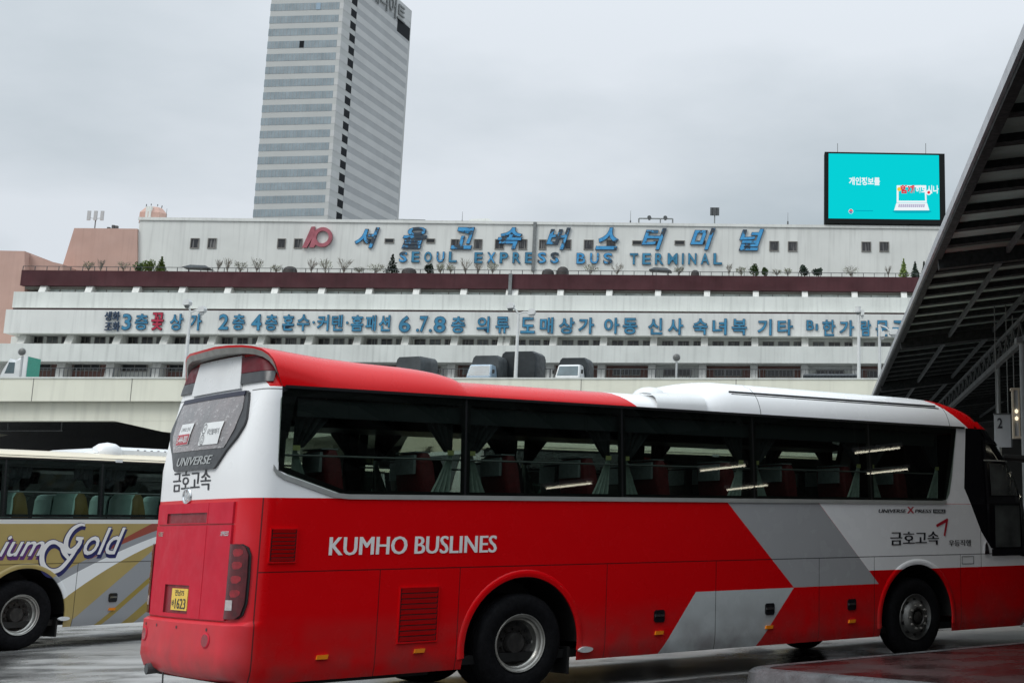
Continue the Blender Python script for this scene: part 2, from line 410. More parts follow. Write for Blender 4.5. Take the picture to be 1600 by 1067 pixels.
def livery_gold():
    k = N('gold coach livery'); X, Y, Z = k.xyz()
    G, DG, GR, WH, RD = (.42,.32,.12,1), (.32,.235,.055,1), (.30,.31,.325,1), (.82,.83,.83,1), (.30,.07,.05,1)
    col = k.mix(k.rng(k.noise(1.5, 3), .35, .65, 0, 1), G, tuple(x*.9 for x in G[:3])+(1,))
    xt = [.43,.827,1.2,1.579,2.106,3.2]; zt = [.907,1.169,1.30,1.433,1.654,1.93]
    xb = [.45,.861,1.485,2.12,3.2]; zb = [.58,.872,1.252,1.518,1.85]
    pt = np.polyfit(xt, zt, 2); pb = np.polyfit(xb, zb, 2)
    q = lambda p, dz=0: k.m('ADD', k.m('MULTIPLY', k.m('ADD', k.m('MULTIPLY', X, float(p[0])), float(p[1])), X), float(p[2])+dz)
    top, bot = q(pt), q(pb)
    on = k.m('GREATER_THAN', X, .42)
    above = k.m('MULTIPLY', k.m('MULTIPLY', k.m('GREATER_THAN', Z, top), k.m('LESS_THAN', Z, k.m('ADD', top, .13))), on)
    col = k.mix(above, col, GR)
    rb = k.m('MULTIPLY', k.m('MULTIPLY', k.m('GREATER_THAN', Z, k.m('ADD', top, .10)), k.m('LESS_THAN', Z, k.m('ADD', top, k.m('MULTIPLY', k.m('SUBTRACT', X, .2), .13)))), k.m('GREATER_THAN', X, .9))
    col = k.mix(rb, col, RD)
    low = k.m('LESS_THAN', Z, bot)
    lg = k.m('MULTIPLY', k.m('MULTIPLY', k.m('LESS_THAN', Z, k.m('MULTIPLY_ADD', k.m('SUBTRACT', X, .86), .80, .42)), low), k.m('GREATER_THAN', X, .84))
    col = k.mix(lg, col, GR)
    for a, b_ in ((-.42, -.52), (-.80, -.98), (-1.5, -1.8)):
        st = k.m('MULTIPLY', k.m('LESS_THAN', Z, k.m('MULTIPLY_ADD', k.m('SUBTRACT', X, .86), .80, .42+a)), k.m('GREATER_THAN', Z, k.m('MULTIPLY_ADD', k.m('SUBTRACT', X, .86), .80, .42+b_)))
        col = k.mix(k.m('MULTIPLY', st, on), col, DG)
    wh = k.m('MULTIPLY', k.m('MULTIPLY', k.m('LESS_THAN', Z, top), k.m('GREATER_THAN', Z, bot)), on)
    col = k.mix(wh, col, WH)
    col = k.mix(k.m('GREATER_THAN', Z, 1.885), col, (.66,.66,.63,1))
    col = k.mix(k.m('GREATER_THAN', Z, 2.86), col, (.66,.58,.43,1))
    blk = k.poly(X, Z, [(7.4,1.4),(9.6,1.3),(9.6,2.88),(7.2,2.88)])
    col = k.mix(blk, col, (.006,.006,.008,1))
    def near(v, c, h): return k.m('LESS_THAN', k.m('ABSOLUTE', k.m('SUBTRACT', v, c)), h)
    gap = near(Z, 1.277, .007)
    for gx in (-1.67, .84, 2.63, 4.31): gap = k.m('MAXIMUM', gap, k.m('MULTIPLY', near(X, gx, .006), k.m('LESS_THAN', Z, 1.277)))
    col = k.mix(k.m('MULTIPLY', gap, .75), col, (.012,.01,.008,1))
    k.lk(col, k.b.inputs['Base Color']); k.b.inputs['Roughness'].default_value = .28; k.b.inputs['Coat Weight'].default_value = .3; k.b.inputs['Coat Roughness'].default_value = .05
    return k.mat

def wet_asphalt():
    k = N('wet yard surface'); X, Y, Z = k.xyz()
    big = k.noise(.16, 5, stretch=(1, .55, 1)); mid = k.noise(1.1, 5); fine = k.noise(60, 3); streak = k.noise(.8, 4, stretch=(.35, 1.6, 1))
    pud = k.rng(k.m('ADD', big, k.m('MULTIPLY', mid, .22)), .58, .68, 0, 1)
    # distance to the right of the parked coach: concrete apron on the left, painted canopy shade on the right
    canopy_shade = k.m('ADD', k.m('ADD', k.m('MULTIPLY', X, .7112), k.m('MULTIPLY', Y, -.703)), .7112*5.005+.703*17.606)
    canopy_shade = k.rng(k.m('ADD', canopy_shade, k.m('MULTIPLY', mid, .35)), 1.42, 1.56, 0, 1)
    c = k.mix(k.rng(streak, .3, .7, 0, 1), (.155,.155,.152,1), (.37,.365,.355,1))
    c = k.mix(k.m('MULTIPLY', k.rng(fine, .4, .7, 0, 1), .4), c, (.40,.395,.385,1))
    c = k.mix(k.rng(k.noise(.9, 6, rough=.7), .58, .66, 0, .65), c, (.085,.083,.08,1))
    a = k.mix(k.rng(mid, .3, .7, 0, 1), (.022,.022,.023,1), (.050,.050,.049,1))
    c = k.mix(canopy_shade, c, a)
    c = k.mix(k.m('MULTIPLY', pud, .8), c, (.06,.06,.06,1))
    jx = k.n('ShaderNodeMath', operation='PINGPONG'); k.lk(k.m('ADD', k.m('MULTIPLY', X, .7112), k.m('MULTIPLY', Y, -.703)), jx.inputs[0]); jx.inputs[1].default_value = 2.5
    jy = k.n('ShaderNodeMath', operation='PINGPONG'); k.lk(k.m('ADD', k.m('MULTIPLY', X, .703), k.m('MULTIPLY', Y, .7112)), jy.inputs[0]); jy.inputs[1].default_value = 2.5
    jn = k.m('LESS_THAN', k.m('MINIMUM', jx.outputs[0], jy.outputs[0]), .012)
    c = k.mix(k.m('MULTIPLY', k.m('MULTIPLY', jn, k.m('SUBTRACT', 1., canopy_shade)), .75), c, (.04,.04,.04,1))
    k.lk(c, k.b.inputs['Base Color'])
    dry = k.m('SUBTRACT', 1., pud)
    k.lk(k.m('ADD', k.m('MULTIPLY', dry, k.m('SUBTRACT', k.rng(streak, .3, .7, .22, .44), k.m('MULTIPLY', canopy_shade, .10))), .05), k.b.inputs['Roughness'])
    k.b.inputs['Specular IOR Level'].default_value = .45
    q = k.n('ShaderNodeBump'); q.inputs['Distance'].default_value = .004
    k.t.links.new(fine, q.inputs['Height']); k.lk(k.m('MULTIPLY', dry, .45), q.inputs['Strength'])
    k.t.links.new(q.outputs[0], k.b.inputs['Normal'])
    return k.mat
def red_paving():
    k = N('wet red paving'); 
    br = k.n('ShaderNodeTexBrick'); k.t.links.new(k.obj(), br.inputs['Vector']); br.inputs['Scale'].default_value = 4.5
    br.inputs['Color1'].default_value = (.062,.016,.015,1); br.inputs['Color2'].default_value = (.045,.013,.013,1); br.inputs['Mortar'].default_value = (.025,.018,.018,1); br.inputs['Mortar Size'].default_value = .012
    c = k.mix(k.rng(k.noise(1.4, 5), .35, .7, 0, .75), br.outputs[0], (.035,.02,.02,1))
    k.lk(c, k.b.inputs['Base Color']); k.lk(k.rng(k.noise(1.2, 4), .38, .62, .07, .45), k.b.inputs['Roughness'])
    k.bump(k.noise(25, 3), .004)
    return k.mat

# ------------------------------------------------------------------ ground
g = MB(); g.add([(-700,-120,0),(700,-120,0),(700,2600,0),(-700,2600,0)], [(0,1,2,3)])
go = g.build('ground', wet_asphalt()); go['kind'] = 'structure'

# kerbed traffic island at the lower right (its edges run with and across the near coach)
K0 = gnd(1138, 1046, .16); d1 = Vector((.703,.711,0)); d2 = Vector((.72,-.69,0))
isl = bpy.data.objects
def isl_pt(a, b, z): p = K0 + d1*a + d2*b; return (p.x, p.y, z)
kw = .24
def rounded(inset, n=7, r=.45):
    pts = [(22, inset)]
    c = (inset+r, inset+r)
    for i in range(n+1):
        a = -PI/2 - (PI/2)*i/n
        pts.append((c[0]+r*math.cos(a), c[1]+r*math.sin(a)))
    pts.append((inset, 22)); return pts
outer, inner = rounded(0, r=.5), rounded(kw, r=.3)
kb = MB()
prof = [(0, 0), (.02, .15), (.07, .182), (kw, .182)]
rows = []
for ins, z in prof: rows.append([isl_pt(a, b, z) for a, b in rounded(ins, r=.5-ins*.8)])
kb.grid(rows); o = kb.build('kerb', MT['kerb'], smooth=50); o['kind'] = 'structure'
pv = MB(); ipts = rounded(kw, r=.5-kw*.8); pv.add([isl_pt(a, b, .177) for a, b in ipts]+[isl_pt(22, 22, .177)], [tuple(range(len(ipts)+1))])
o = pv.build('pavement', red_paving()); o['kind'] = 'structure'

# ------------------------------------------------------------------ coaches
def interp(tab):
    xs = [a for a, _ in tab]; ys = [b for _, b in tab]
    return lambda z: float(np.interp(z, xs, ys))

class Coach:
    def __init__(s, kind):
        s.kind = kind; red = kind == 'red'
        s.ZB = 2.03 if red else 1.95; s.ZG = 3.12 if red else 2.88
        b, gz = s.ZB, s.ZG
        s.W = interp([(.3,1.215),(.42,1.245),(b,1.245),(gz,1.17),(gz+.1,1.125),(gz+.2,1.06),(gz+.34,.92)])
        s.XR = interp([(.30,-3.0),(.37,-3.12),(.5,-3.165),(.845,-3.16),(.875,-3.10),(2.0,-3.10),(2.35,-3.115),(2.7,-3.07),(3.05,-2.985),(3.12,-2.97),(3.3,-2.955),(3.5,-2.94)])
        s.XF = interp([(.3,8.75),(.5,8.88),(1.0,8.95),(1.5,8.92),(2.0,8.80),(2.4,8.62),(2.8,8.36),(gz,8.06),(gz+.2,7.80)])
        s.cache = {}
        root = s.root
    root = None
    def half(s, z):
        z = round(z, 4)
        if z in s.cache: return s.cache[z]
        w, xr, bow = s.W(z), s.XR(z), .045; r = min(.27, -2.795-xr-bow)
        pts = []
        for i in range(13):
            y = (w-r)*i/12; pts.append((xr + bow*(y/(w-r))**2, y))
        xc = xr+bow+r
        for i in range(1, 11):
            a = PI/2*i/10; pts.append((xc - r*math.cos(a), (w-r)+r*math.sin(a)))
        pts.append((-2.78, w))
        a = np.array(pts); sl_ = np.concatenate([[0], np.cumsum(np.linalg.norm(np.diff(a, axis=0), axis=1))])
        s.cache[z] = (a, sl_); return s.cache[z]
    def front(s, z):
        w_, xf, r = s.W(z), s.XF(z), .48
        return [(7.55, w_)] + [(xf-.08-r + r*math.sin(PI/2*i/8), w_-r + r*math.cos(PI/2*i/8)) for i in range(9)] + [(xf-.05, .45), (xf, 0)]
    def F(s, sv, z, off=0):               # forward along the right-hand front corner from x = 7.55
        a = np.array(s.front(z)); L = np.concatenate([[0], np.cumsum(np.linalg.norm(np.diff(a, axis=0), axis=1))])
        g = lambda q: np.array([np.interp(q, L, a[:,0]), np.interp(q, L, a[:,1])])
        p = g(sv); t = g(sv+.02)-g(max(0, sv-.02)); t /= np.linalg.norm(t); p = p + np.array([-t[1], t[0]])*off
        return (float(p[0]), float(-p[1]), z)
    def U(s, sv, z, off=0):               # sv > 0 is towards the right-hand side (y < 0)
        a, L = s.half(z); q = min(abs(sv), L[-1])
        x = np.interp(q, L, a[:,0]); y = np.interp(q, L, a[:,1])
        e = .01; x1, y1 = np.interp(max(0, q-e), L, a[:,0]), np.interp(max(0, q-e), L, a[:,1]); x2, y2 = np.interp(min(L[-1], q+e), L, a[:,0]), np.interp(min(L[-1], q+e), L, a[:,1])
        t = np.array([x2-x1, y2-y1]); t /= np.linalg.norm(t); nx, ny = -t[1], t[0]
        x += nx*off; y += ny*off
        return (float(x), float(-y if sv > 0 else y), z)
    def patch(s, mb, rows, off, ns=12, mi=0, edge=True):    # rows: (z, s_left, s_right)
        top = [[s.U(a+(b-a)*j/ns, z, off) for j in range(ns+1)] for z, a, b in rows]
        mb.grid(top, mi)
        if edge:
            bot = [[s.U(a+(b-a)*j/ns, z, 0) for j in range(ns+1)] for z, a, b in rows]
            mb.grid([top[0], bot[0]], mi); mb.grid([top[-1], bot[-1]], mi)
            mb.grid([[r[0] for r in top], [r[0] for r in bot]], mi); mb.grid([[r[-1] for r in top], [r[-1] for r in bot]], mi)

def make_wheel(root, x, y, side, dual):
    """y: plane of the outer tyre wall; side: -1 right, +1 left"""
    c = (x, y, .52); sg = -side
    t = MB()
    tp = [(.295,.015),(.33,-.012),(.40,-.022),(.46,-.02),(.495,.0),(.515,.03),(.52,.06),(.512,.062),(.512,.07),(.52,.072),(.522,.105),(.513,.107),(.513,.117),(.522,.119),(.522,.155),(.513,.157),(.513,.167),(.52,.169),(.515,.21),(.495,.245),(.40,.27),(.295,.26)]
    t.lathe(tp, c, 'y', 56, sgn=sg)
    if dual: t.lathe(tp, (x, y+sg*.33, .52), 'y', 40, sgn=sg)
    wobj = t.build('wheel', MT['tyre'], root, 35)
    r = MB()
    if dual:
        r.lathe([(.302,.012),(.306,.0),(.300,-.012),(.292,-.008),(.286,.012),(.270,.022),(.262,.06),(.245,.075),(.238,.13),(.232,.15)], c, 'y', 56, 0, sg)
        r.lathe([(.232,.15),(.200,.168),(.178,.172),(.120,.160),(.112,.10),(.10,.085),(.05,.08),(.0,.08)], c, 'y', 48, 1, sg)
        for i in range(10):
            a = 2*PI*i/10; q = (x+.205*math.cos(a), y+sg*.150, .52+.205*math.sin(a))
            r.lathe([(.0,0),(.024,0),(.026,.02)], (q[0], q[1]+sg*.006, q[2]), 'y', 12, 2, sg)
            a += PI/10; q = (x+.145*math.cos(a), y+sg*.150, .52+.145*math.sin(a))
            r.lathe([(.0,-.02),(.014,-.02),(.016,.02)], q, 'y', 8, 3, sg)
    else:
        r.lathe([(.302,.012),(.306,.0),(.300,-.012),(.290,-.006),(.280,.02),(.262,.03),(.225,.02),(.19,-.035),(.165,-.05),(.15,-.05),(.13,-.055)], c, 'y', 56, 1, sg)
        r.lathe([(.13,-.055),(.115,-.06),(.105,-.05),(.10,.0),(.085,.0),(.075,-.05),(.06,-.06),(.0,-.06)], c, 'y', 36, 3, sg)
        for i in range(10):
            a = 2*PI*i/10; q = (x+.155*math.cos(a), y-sg*.045, .52+.155*math.sin(a))
            r.lathe([(.0,-.035),(.013,-.035),(.016,.01)], q, 'y', 8, 0, sg)
            a += PI/10; q = (x+.225*math.cos(a), y+sg*.012, .52+.225*math.sin(a))
            r.lathe([(.0,0),(.026,0),(.028,.02)], q, 'y', 12, 2, sg)
    r.build('rim', [MT['rim'], MT['rim_dark'] if dual else MT['rim_front'], MT['black'], MT['hub_dark']], wobj, 40)
    return wobj

def make_coach(kind, root):
    red = kind == 'red'
    K = Coach(kind); ZB, ZG = K.ZB, K.ZG; W = K.W
    LIV = livery_red() if red else livery_gold()
    body = MB()
    zs = [.30,.34,.38,.43,.5,.6,.72,.83,.845,.875,.89,1.1,1.333,1.6,ZB-.01,ZB+.005,2.2,2.35,2.55,2.75,2.95,ZG-.01,ZG+.03,ZG+.1,ZG+.2,ZG+.3,ZG+.35]
    rows = []
    for z in zs:
        a, L = K.half(z)
        rows.append([(x, -y, z) for x, y in a[::-1]] + [(x, y, z) for x, y in a[1:]])
    body.grid(rows)
    # flanks with wheel arches
    ARC = [(0, .5, .70), (6.12, .5, .70)]
    xs = set([-2.78, 7.55])
    for cx, cz, r in ARC:
        for i in range(25): xs.add(round(cx - r*math.cos(PI*i/24)*.999, 4))
    x = -2.78
    while x < 7.55:
        if all(abs(x-cx) > r+.08 for cx, _, r in ARC): xs.add(round(x, 4))
        x += .25
    for cx, _, r in ARC:
        xs.add(cx-r-.002); xs.add(cx+r+.002)
    xs = sorted(xs)
    def bottom(x):
        for cx, cz, r in ARC:
            if abs(x-cx) < r: return max(.3, cz + math.sqrt(max(0, r*r-(x-cx)**2))*1.03)
        return .30
    for sgn in (-1, 1):
        P = []
        for x in xs:
            b = bottom(x); col = []
            for t in (0, .05, .1, .4, .7, 1): 
                z = b + (ZB-b)*t; col.append((x, sgn*W(z), z))
            P.append(col)
        body.grid(P)
        # rear quarter below the chamfered glass, front pillar
        f = lambda x, z: (x, sgn*W(z), z)
        body.add([f(-2.78,ZB), f(-1.95,ZB), f(-2.12,ZB+.045), f(-2.78,ZB+.265)], [(0,1,2,3)])
        body.add([f(6.70,ZB), f(7.55,ZB), f(7.55,2.6), f(6.90,2.6), f(6.80,2.3)], [(0,1,2,3,4)])
        body.add([f(6.90,2.6), f(7.55,2.6), f(7.55,ZG), f(7.04,ZG)], [(0,1,2,3)])
        for cx, cz, r in ARC:       # wheel well
            Q = []
            for i in range(17):
                a = PI*i/16; Q.append([(cx-r*math.cos(a), sgn*y, max(.3, cz+r*math.sin(a)*1.03)) for y in (1.243, .55)])
            body.grid(Q, 1)
            body.add([(cx-r, sgn*.55, .25), (cx+r, sgn*.55, .25), (cx+r, sgn*.55, 1.25), (cx-r, sgn*.55, 1.25)], [(0,1,2,3)], 1)
    # front
    rows = []
    for z in [.30,.36,.45,.6,1.0,1.4,ZB,2.3,2.6,2.9,ZG-.01,ZG+.1]:
        w_, xf, r, row = W(z), K.XF(z), .48, []
        h = K.front(z)
        rows.append([(a, -b, z) for a, b in h] + [(a, b, z) for a, b in h[::-1][1:]])
    body.grid(rows)
    body.box(-2.9, 8.0, -1.12, 1.12, .33, .42, 1)
    body.build('body', [LIV, MT['black']], root, 38)
    # roof
    def Hgt(x):
        if not red: 
            return .17 - .10*max(0, (x-7.2))/.9
        h = .225
        if x < -.75:
            t = min(1, (-.75-x)/.95); h = .225 + .14*math.sqrt(max(0, 1-(1-t)**2)) + .075*max(0, min(1, (-1.7-x)/1.3))
        if x > 2.15:
            t = min(1, (x-2.15)/.85); h = .225 + .235*(t*t*(3-2*t))
        if x > 6.7: h -= .30*((x-6.7)/1.3)**1.7
        return max(.03, h)
    SEC = [(1.0,0),(.993,.10),(.975,.24),(.94,.42),(.885,.60),(.80,.76),(.68,.87),(.5,.945),(.25,.985),(0,1)]
    xs = [-3.12,-3.06,-2.95,-2.8,-2.6,-2.3,-2.0,-1.8,-1.6,-1.4,-1.25,-1.1,-1.0,-.92,-.86,-.81,-.77,-.745,-.5,0,.6,1.2,1.8,2.1,2.2,2.3,2.4,2.5,2.6,2.7,2.8,2.9,3.0,3.2,4,5,6,6.6,6.9,7.1,7.3,7.5,7.65,7.8,7.9,7.97]
    if not red: xs = [-2.93,-2.8]+[-2.6+.5*i for i in range(20)]+[7.2,7.5,7.7,7.85,7.97]
    rf = MB(); rows = []; lip = []
    for xi in xs:
        h = Hgt(xi); row = []
        for sgn in (-1, 1):
            sec = SEC if sgn < 0 else SEC[::-1][1:]
            for fy, fz in sec:
                x = xi
                kk = max(0, 1-(xi+3.12)/.9) if red else 0
                if kk > 0 and fz > 0: fy, fz = min(1.0, fy + .22*kk*(1-fy)), fz + kk*.36*(1-fz)
                y = sgn*1.17*fy
                x += .27*kk*(abs(y)/1.17)**2.2 + (.07*kk if fz == 0 else 0)
                if xi > 7: x -= (.55*((xi-7)/.97)**2)*(abs(y)/1.17)**3
                row.append((x, y, ZG + h*fz + (.0)))
        rows.append(row)
        if xi == xs[0]: lip = row
    rf.grid(rows)
    rf.build('roof', LIV, root, 28)
    # glazing: five panes a side, set flush in a dark frame
    div = [-2.80, -.77, 1.24, 3.22, 5.26, 7.04]
    if not red: div = [-2.80, -.47, 1.14, 3.0, 5.0, 7.04]
    zt = ZG-.012; zb = ZB+.045
    for sgn in (-1, 1):
        f = lambda x, z, o=.004: (x, sgn*(W(z)+o), z)
        fr = MB()
        for i in range(5):
            a, b = div[i]+.012, div[i+1]-.012
            if i == 0: poly = [(a+.65,zb),(b,zb),(b,zt),(a+.10,zt),(a+.02,zt-.05),(a-.005,zt-.12),(a,ZB+.36),(a+.02,ZB+.285),(a+.09,ZB+.23)]
            elif i == 4: poly = [(a,zb),(6.66,zb),(6.74,zb+.02),(6.80,zb+.1),(6.87,2.4),(6.95,2.75),(b,zt-.04),(b-.03,zt),(a,zt)]
            else: poly = [(a,zb),(b,zb),(b,zt),(a,zt)]
            p = MB(); p.add([f(x,z) for x, z in poly], [tuple(range(len(poly)))]); p.build('side_window', GL_BUS if red else GL_GOLD, root)
        for xx in div[1:-1]:
            fr.add([f(xx-.055,zb,-.004), f(xx+.055,zb,-.004), f(xx+.055,zt,-.004), f(xx-.055,zt,-.004)], [(0,1,2,3)])
        fr.add([f(-2.79,zt-.085,-.003), f(7.02,zt-.085,-.003), f(7.03,ZG,-.003), f(-2.79,ZG,-.003)], [(0,1,2,3)])
        fr.add([f(-2.1,zb-.01,-.003), f(6.68,zb-.01,-.003), f(6.70,zb+.035,-.003), f(-2.1,zb+.035,-.003)], [(0,1,2,3)])
        fr.add([f(-2.80,ZB+.25,-.003), f(-2.14,zb-.005,-.003), f(-2.08,zb+.035,-.003), f(-2.74,ZB+.31,-.003), f(-2.74,zt-.05,-.003), f(-2.80,zt,-.003)], [(0,1,2,3),(0,3,4,5)])
        fr.add([f(-2.76,zt-.5,-.0035), f(-2.70,zt-.5,-.0035), f(-2.62,zt,-.0035), f(-2.76,zt,-.0035)], [(0,1,2,3)])
        fr.add([f(6.68,zb,-.003), f(6.80,zb,-.003), f(7.05,zt,-.003), f(6.95,zt,-.003)], [(0,1,2,3)])
        # gutter line proud above the glass
        fr.bar((-2.75, sgn*(W(ZG)+.008), ZG-.004), (7.2, sgn*(W(ZG)+.008), ZG-.004), .022, .03)
        fr.build('window_frame', MT['dark_frame'], root)
        if red:
            tr = MB()
            pl = [(-2.83,ZB+.30),(-2.80,ZB+.255),(-2.72,ZB+.205),(-2.2,zb-.01),(-2.05,zb-.022),(6.64,zb-.022),(6.72,zb-.01)]
            for (xa,za),(xb_,zb_) in zip(pl[:-1], pl[1:]):
                A = [(xa,za+.022),(xb_,zb_+.022),(xb_,zb_-.026),(xa,za-.026)]
                tr.add([f(x,z,.012) for x,z in A]+[f(x,z,0) for x,z in A], [(0,1,2,3),(0,4,5,1),(2,6,7,3),(3,7,4,0),(1,5,6,2)])
            tr.build('window_trim', MT['grey_trim'], root)
    # interior
    it = MB()
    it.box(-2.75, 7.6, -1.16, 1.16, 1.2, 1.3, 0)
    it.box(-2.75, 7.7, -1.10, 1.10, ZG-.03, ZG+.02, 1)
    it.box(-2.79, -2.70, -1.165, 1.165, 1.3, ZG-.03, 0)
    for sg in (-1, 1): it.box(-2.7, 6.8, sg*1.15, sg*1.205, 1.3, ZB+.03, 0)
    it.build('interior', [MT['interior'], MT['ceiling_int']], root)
    for sg in (-1, 1):
        rk = MB(); rk.prism([(sg*1.14,ZB+.80),(sg*.78,ZB+.84),(sg*.76,ZB+.88),(sg*1.14,ZB+.98)], lambda a,b,d: (d,a,b), -2.6, 6.6)
        rk.build('luggage_rack', MT['rack'], root)
    mats_near = (MT['seat_red'], MT['seat_cover'], MT['seat_dark']) if red else (MT['seat_gold'], MT['seat_teal'], MT['interior'])
    def seat(x, y, w_, m1, mcov):
        sb = MB(); prof = [(-.06,1.75),(.10,1.75),(.02,2.15),(-.03,2.42),(-.09,2.52),(-.16,2.52),(-.20,2.44),(-.17,2.2)] if red else [(-.06,1.65),(.12,1.65),(.04,2.1),(-.02,2.30),(-.08,2.38),(-.17,2.38),(-.22,2.28),(-.2,2.0)]
        ws = [(0,.80),(.03,.95),(.08,1.0),(.92,1.0),(.97,.95),(1,.80)]
        R = []
        for t, k_ in ws:
            yy = y - w_/2 + w_*t; R.append([(x+px_*k_-(1-k_)*.06, yy, 1.75+(pz-1.75)*(1-(1-k_)*.25)) for px_, pz in prof+prof[:1]])
        sb.grid(R); sb.add(R[0][:-1], [tuple(range(len(prof)))]); sb.add(R[-1][:-1], [tuple(range(len(prof)))])
        sb.box(x-.02, x+.45, y-w_/2, y+w_/2, 1.62, 1.74)
        for sy in (-1, 1): sb.box(x+.02, x+.40, y+sy*w_/2-.03, y+sy*w_/2+.03, 1.74, 1.92)
        so_ = sb.build('seat', m1, root, 40)
        cv = MB()
        if red: cv.box(x-.225, x-.195, y-w_*.36, y+w_*.36, 2.30, 2.50); cv.box(x-.22, x-.05, y-w_*.40, y+w_*.40, 2.522, 2.535)
        else: cv.prism([(x-.26,1.72),(x-.23,2.3),(x-.19,2.37),(x-.13,2.395),(x-.2,2.2),(x-.23,1.72)], lambda a,b,d: (a,d,b), y-w_*.46, y+w_*.46)
        cv.build('headrest_cover', mcov, so_)
    nrow = 9
    for i in range(nrow):
        x = -2.05 + i*1.02
        seat(x, -.80, .56, mats_near[0], mats_near[1])
        for y in (.35, .88): seat(x-.25, y, .50, mats_near[2], mats_near[1])
    # curtains
    for sg in (-1, 1):
        for j, xx in enumerate(div[:-1]+[6.95]):
            for dr in (-1, 1):
                if (j == 0 and dr < 0) or (j == len(div)-1 and dr > 0): continue
                y0 = sg*1.10; x0 = xx + dr*.10
                if j == 0: x0 += .1
                low = 2.10 if j else 2.2
                if j == 5 and dr < 0: x0 -= .15
                cu = MB(); P = []
                for z, wd in ((ZB+.50,.05),(ZB+.46,.045),(ZB+.36,.09),(ZB+.2,.16),(low-.03,.24)):
                    P.append([(x0+dr*wd*t/14, y0+sg*.018*math.sin(t*1.6), z) for t in range(15)])
                cu.grid(P)
                tb = [[(x0+dr*(-.01+.075*t/6), y0+sg*.024, z) for t in range(7)] for z in (ZB+.47, ZB+.52)]
                cu.grid(tb, 1)
                if red: cu.build('curtain', [MT['curtain'], MT['curtain_tie']], root, 60)
                dp = MB(); P = []
                for z, wd in ((ZG-.06,.38),(ZG-.3,.34),(ZB+.62,.20),(ZB+.5,.10)):
                    P.append([(x0+dr*wd*t/14, y0+sg*.02*math.sin(t*1.9), z) for t in range(15)])
                dp.grid(P); dp.build('drape', MT['drape'], root, 60)
    # handrail seen through the glass
    hr = MB()
    for sg in (-1, 1): hr.tube((-2.7, sg*1.13, ZB+.42), (6.6, sg*1.13, ZB+.42), .012, n=6)
    hr.build('window_rail', MT['steel_mid'], root)
    # wheels and arch lips
    for sd in (-1, 1):
        make_wheel(root, 0, sd*1.205, sd, True); make_wheel(root, 6.12, sd*1.20, sd, False)
        for cx in (0, 6.12):
            lp = MB(); P = []
            for i in range(33):
                a = PI*(-.04+1.08*i/32); r = .70
                ring = []
                for dr, dy in ((-.006,-.01),(-.004,.008),(.025,.013),(.055,.009),(.07,-.002)):
                    ring.append((cx-(r+dr)*math.cos(a), sd*(1.245+dy), max(.30, .5+(r+dr)*math.sin(a)*1.03)))
                P.append(ring)
            lp.grid(P); lp.build('wheel_arch', LIV, root, 50)
        fl = MB(); fl.box(.60, .63, sd*.75, sd*1.2, .16, .45); fl.build('mud_flap', MT['black'], root)
    # flank furniture
    side = lambda x, z, o: (x, -(W(z)+o), z)
    for hx in ((1.80,.724),(3.48,.734),(4.88,.732)) if red else ((1.5,.717),(3.4,.717),(4.9,.717)):
        h = MB(); x0, z0 = hx
        pl = [(-.075,-.05),(-.055,-.07),(.055,-.07),(.075,-.05),(.075,.05),(.055,.07),(-.055,.07),(-.075,.05)]
        h.prism([(x0+a,z0+b) for a, b in pl], lambda a,b,d: side(a,b,d), 0, .012)
        ho = h.build('hatch_handle', MT['black_gloss'], root)
        b = MB(); b.prism([(x0-.058,z0-.006),(x0+.058,z0-.006),(x0+.058,z0+.02),(x0-.058,z0+.02)], side, .012, .024); b.build('handle_bar', MT['chrome'], ho)
    for x0, z0 in ((-2.22,.517),(-1.2,.516),(1.8,.537),(3.47,.518),(4.88,.522)) if red else ((-2.2,.52),(1.5,.537),(3.4,.52),(4.9,.52)):
        h = MB(); h.prism([(x0-.06,z0-.02),(x0+.05,z0-.02),(x0+.06,z0+.02),(x0-.05,z0+.02)], side, 0, .022)
        h.build('side_marker_light', MT['orange'], root)
    h = MB(); x0, z0 = (.79,.41) if red else (.676,.431)
    h.prism([(x0+.09*math.cos(t*PI/8), z0+.032*math.sin(t*PI/8)) for t in range(16)], side, 0, .045); h.build('step_lamp', MT['white_paint'], root, 40)
    if red:
        for (xa, xb_, za, zb_, n) in ((-2.81,-2.56,1.43,1.735,8), (-1.44,-1.02,.61,1.14,10)):
            v = MB(); v.prism([(xa,za),(xb_,za),(xb_,zb_),(xa,zb_)], side, 0, .003, 1)
            ph = (zb_-za)/n
            for i in range(n):
                z = za+ph*i
                v.add([side(xa+.012,z+ph*.15,.004), side(xb_-.012,z+ph*.15,.004), side(xb_-.012,z+ph*.95,.026), side(xa+.012,z+ph*.95,.026), side(xb_-.012,z+ph*.75,.004), side(xa+.012,z+ph*.75,.004)], [(0,1,2,3),(3,2,4,5)], 0)
            for q in ((xa-.012,xb_+.012,zb_,zb_+.014),(xa-.012,xb_+.012,za-.014,za),(xa-.012,xa,za,zb_),(xb_,xb_+.012,za,zb_)):
                v.prism([(q[0],q[2]),(q[1],q[2]),(q[1],q[3]),(q[0],q[3])], side, 0, .014, 0)
            v.build('vent_grille', [MT['red_paint'], MT['dark_vent']], root)
        coach_red_details(K, root, side, lip, LIV)
    else:
        coach_gold_details(K, root, side, LIV)
    return K

MT['dark_vent'] = M('vent recess', (.03,.002,.003), .6)
MT['red_dusty'] = M('dusty red paint', (.52,.016,.038), .55, var=.07, vs=3, spec=.2)
MT['red_recess_shade'] = M('red paint with recess shade', (.22,.012,.02), .5, var=.1)  # deeper red paints the shading inside the shallow recesses

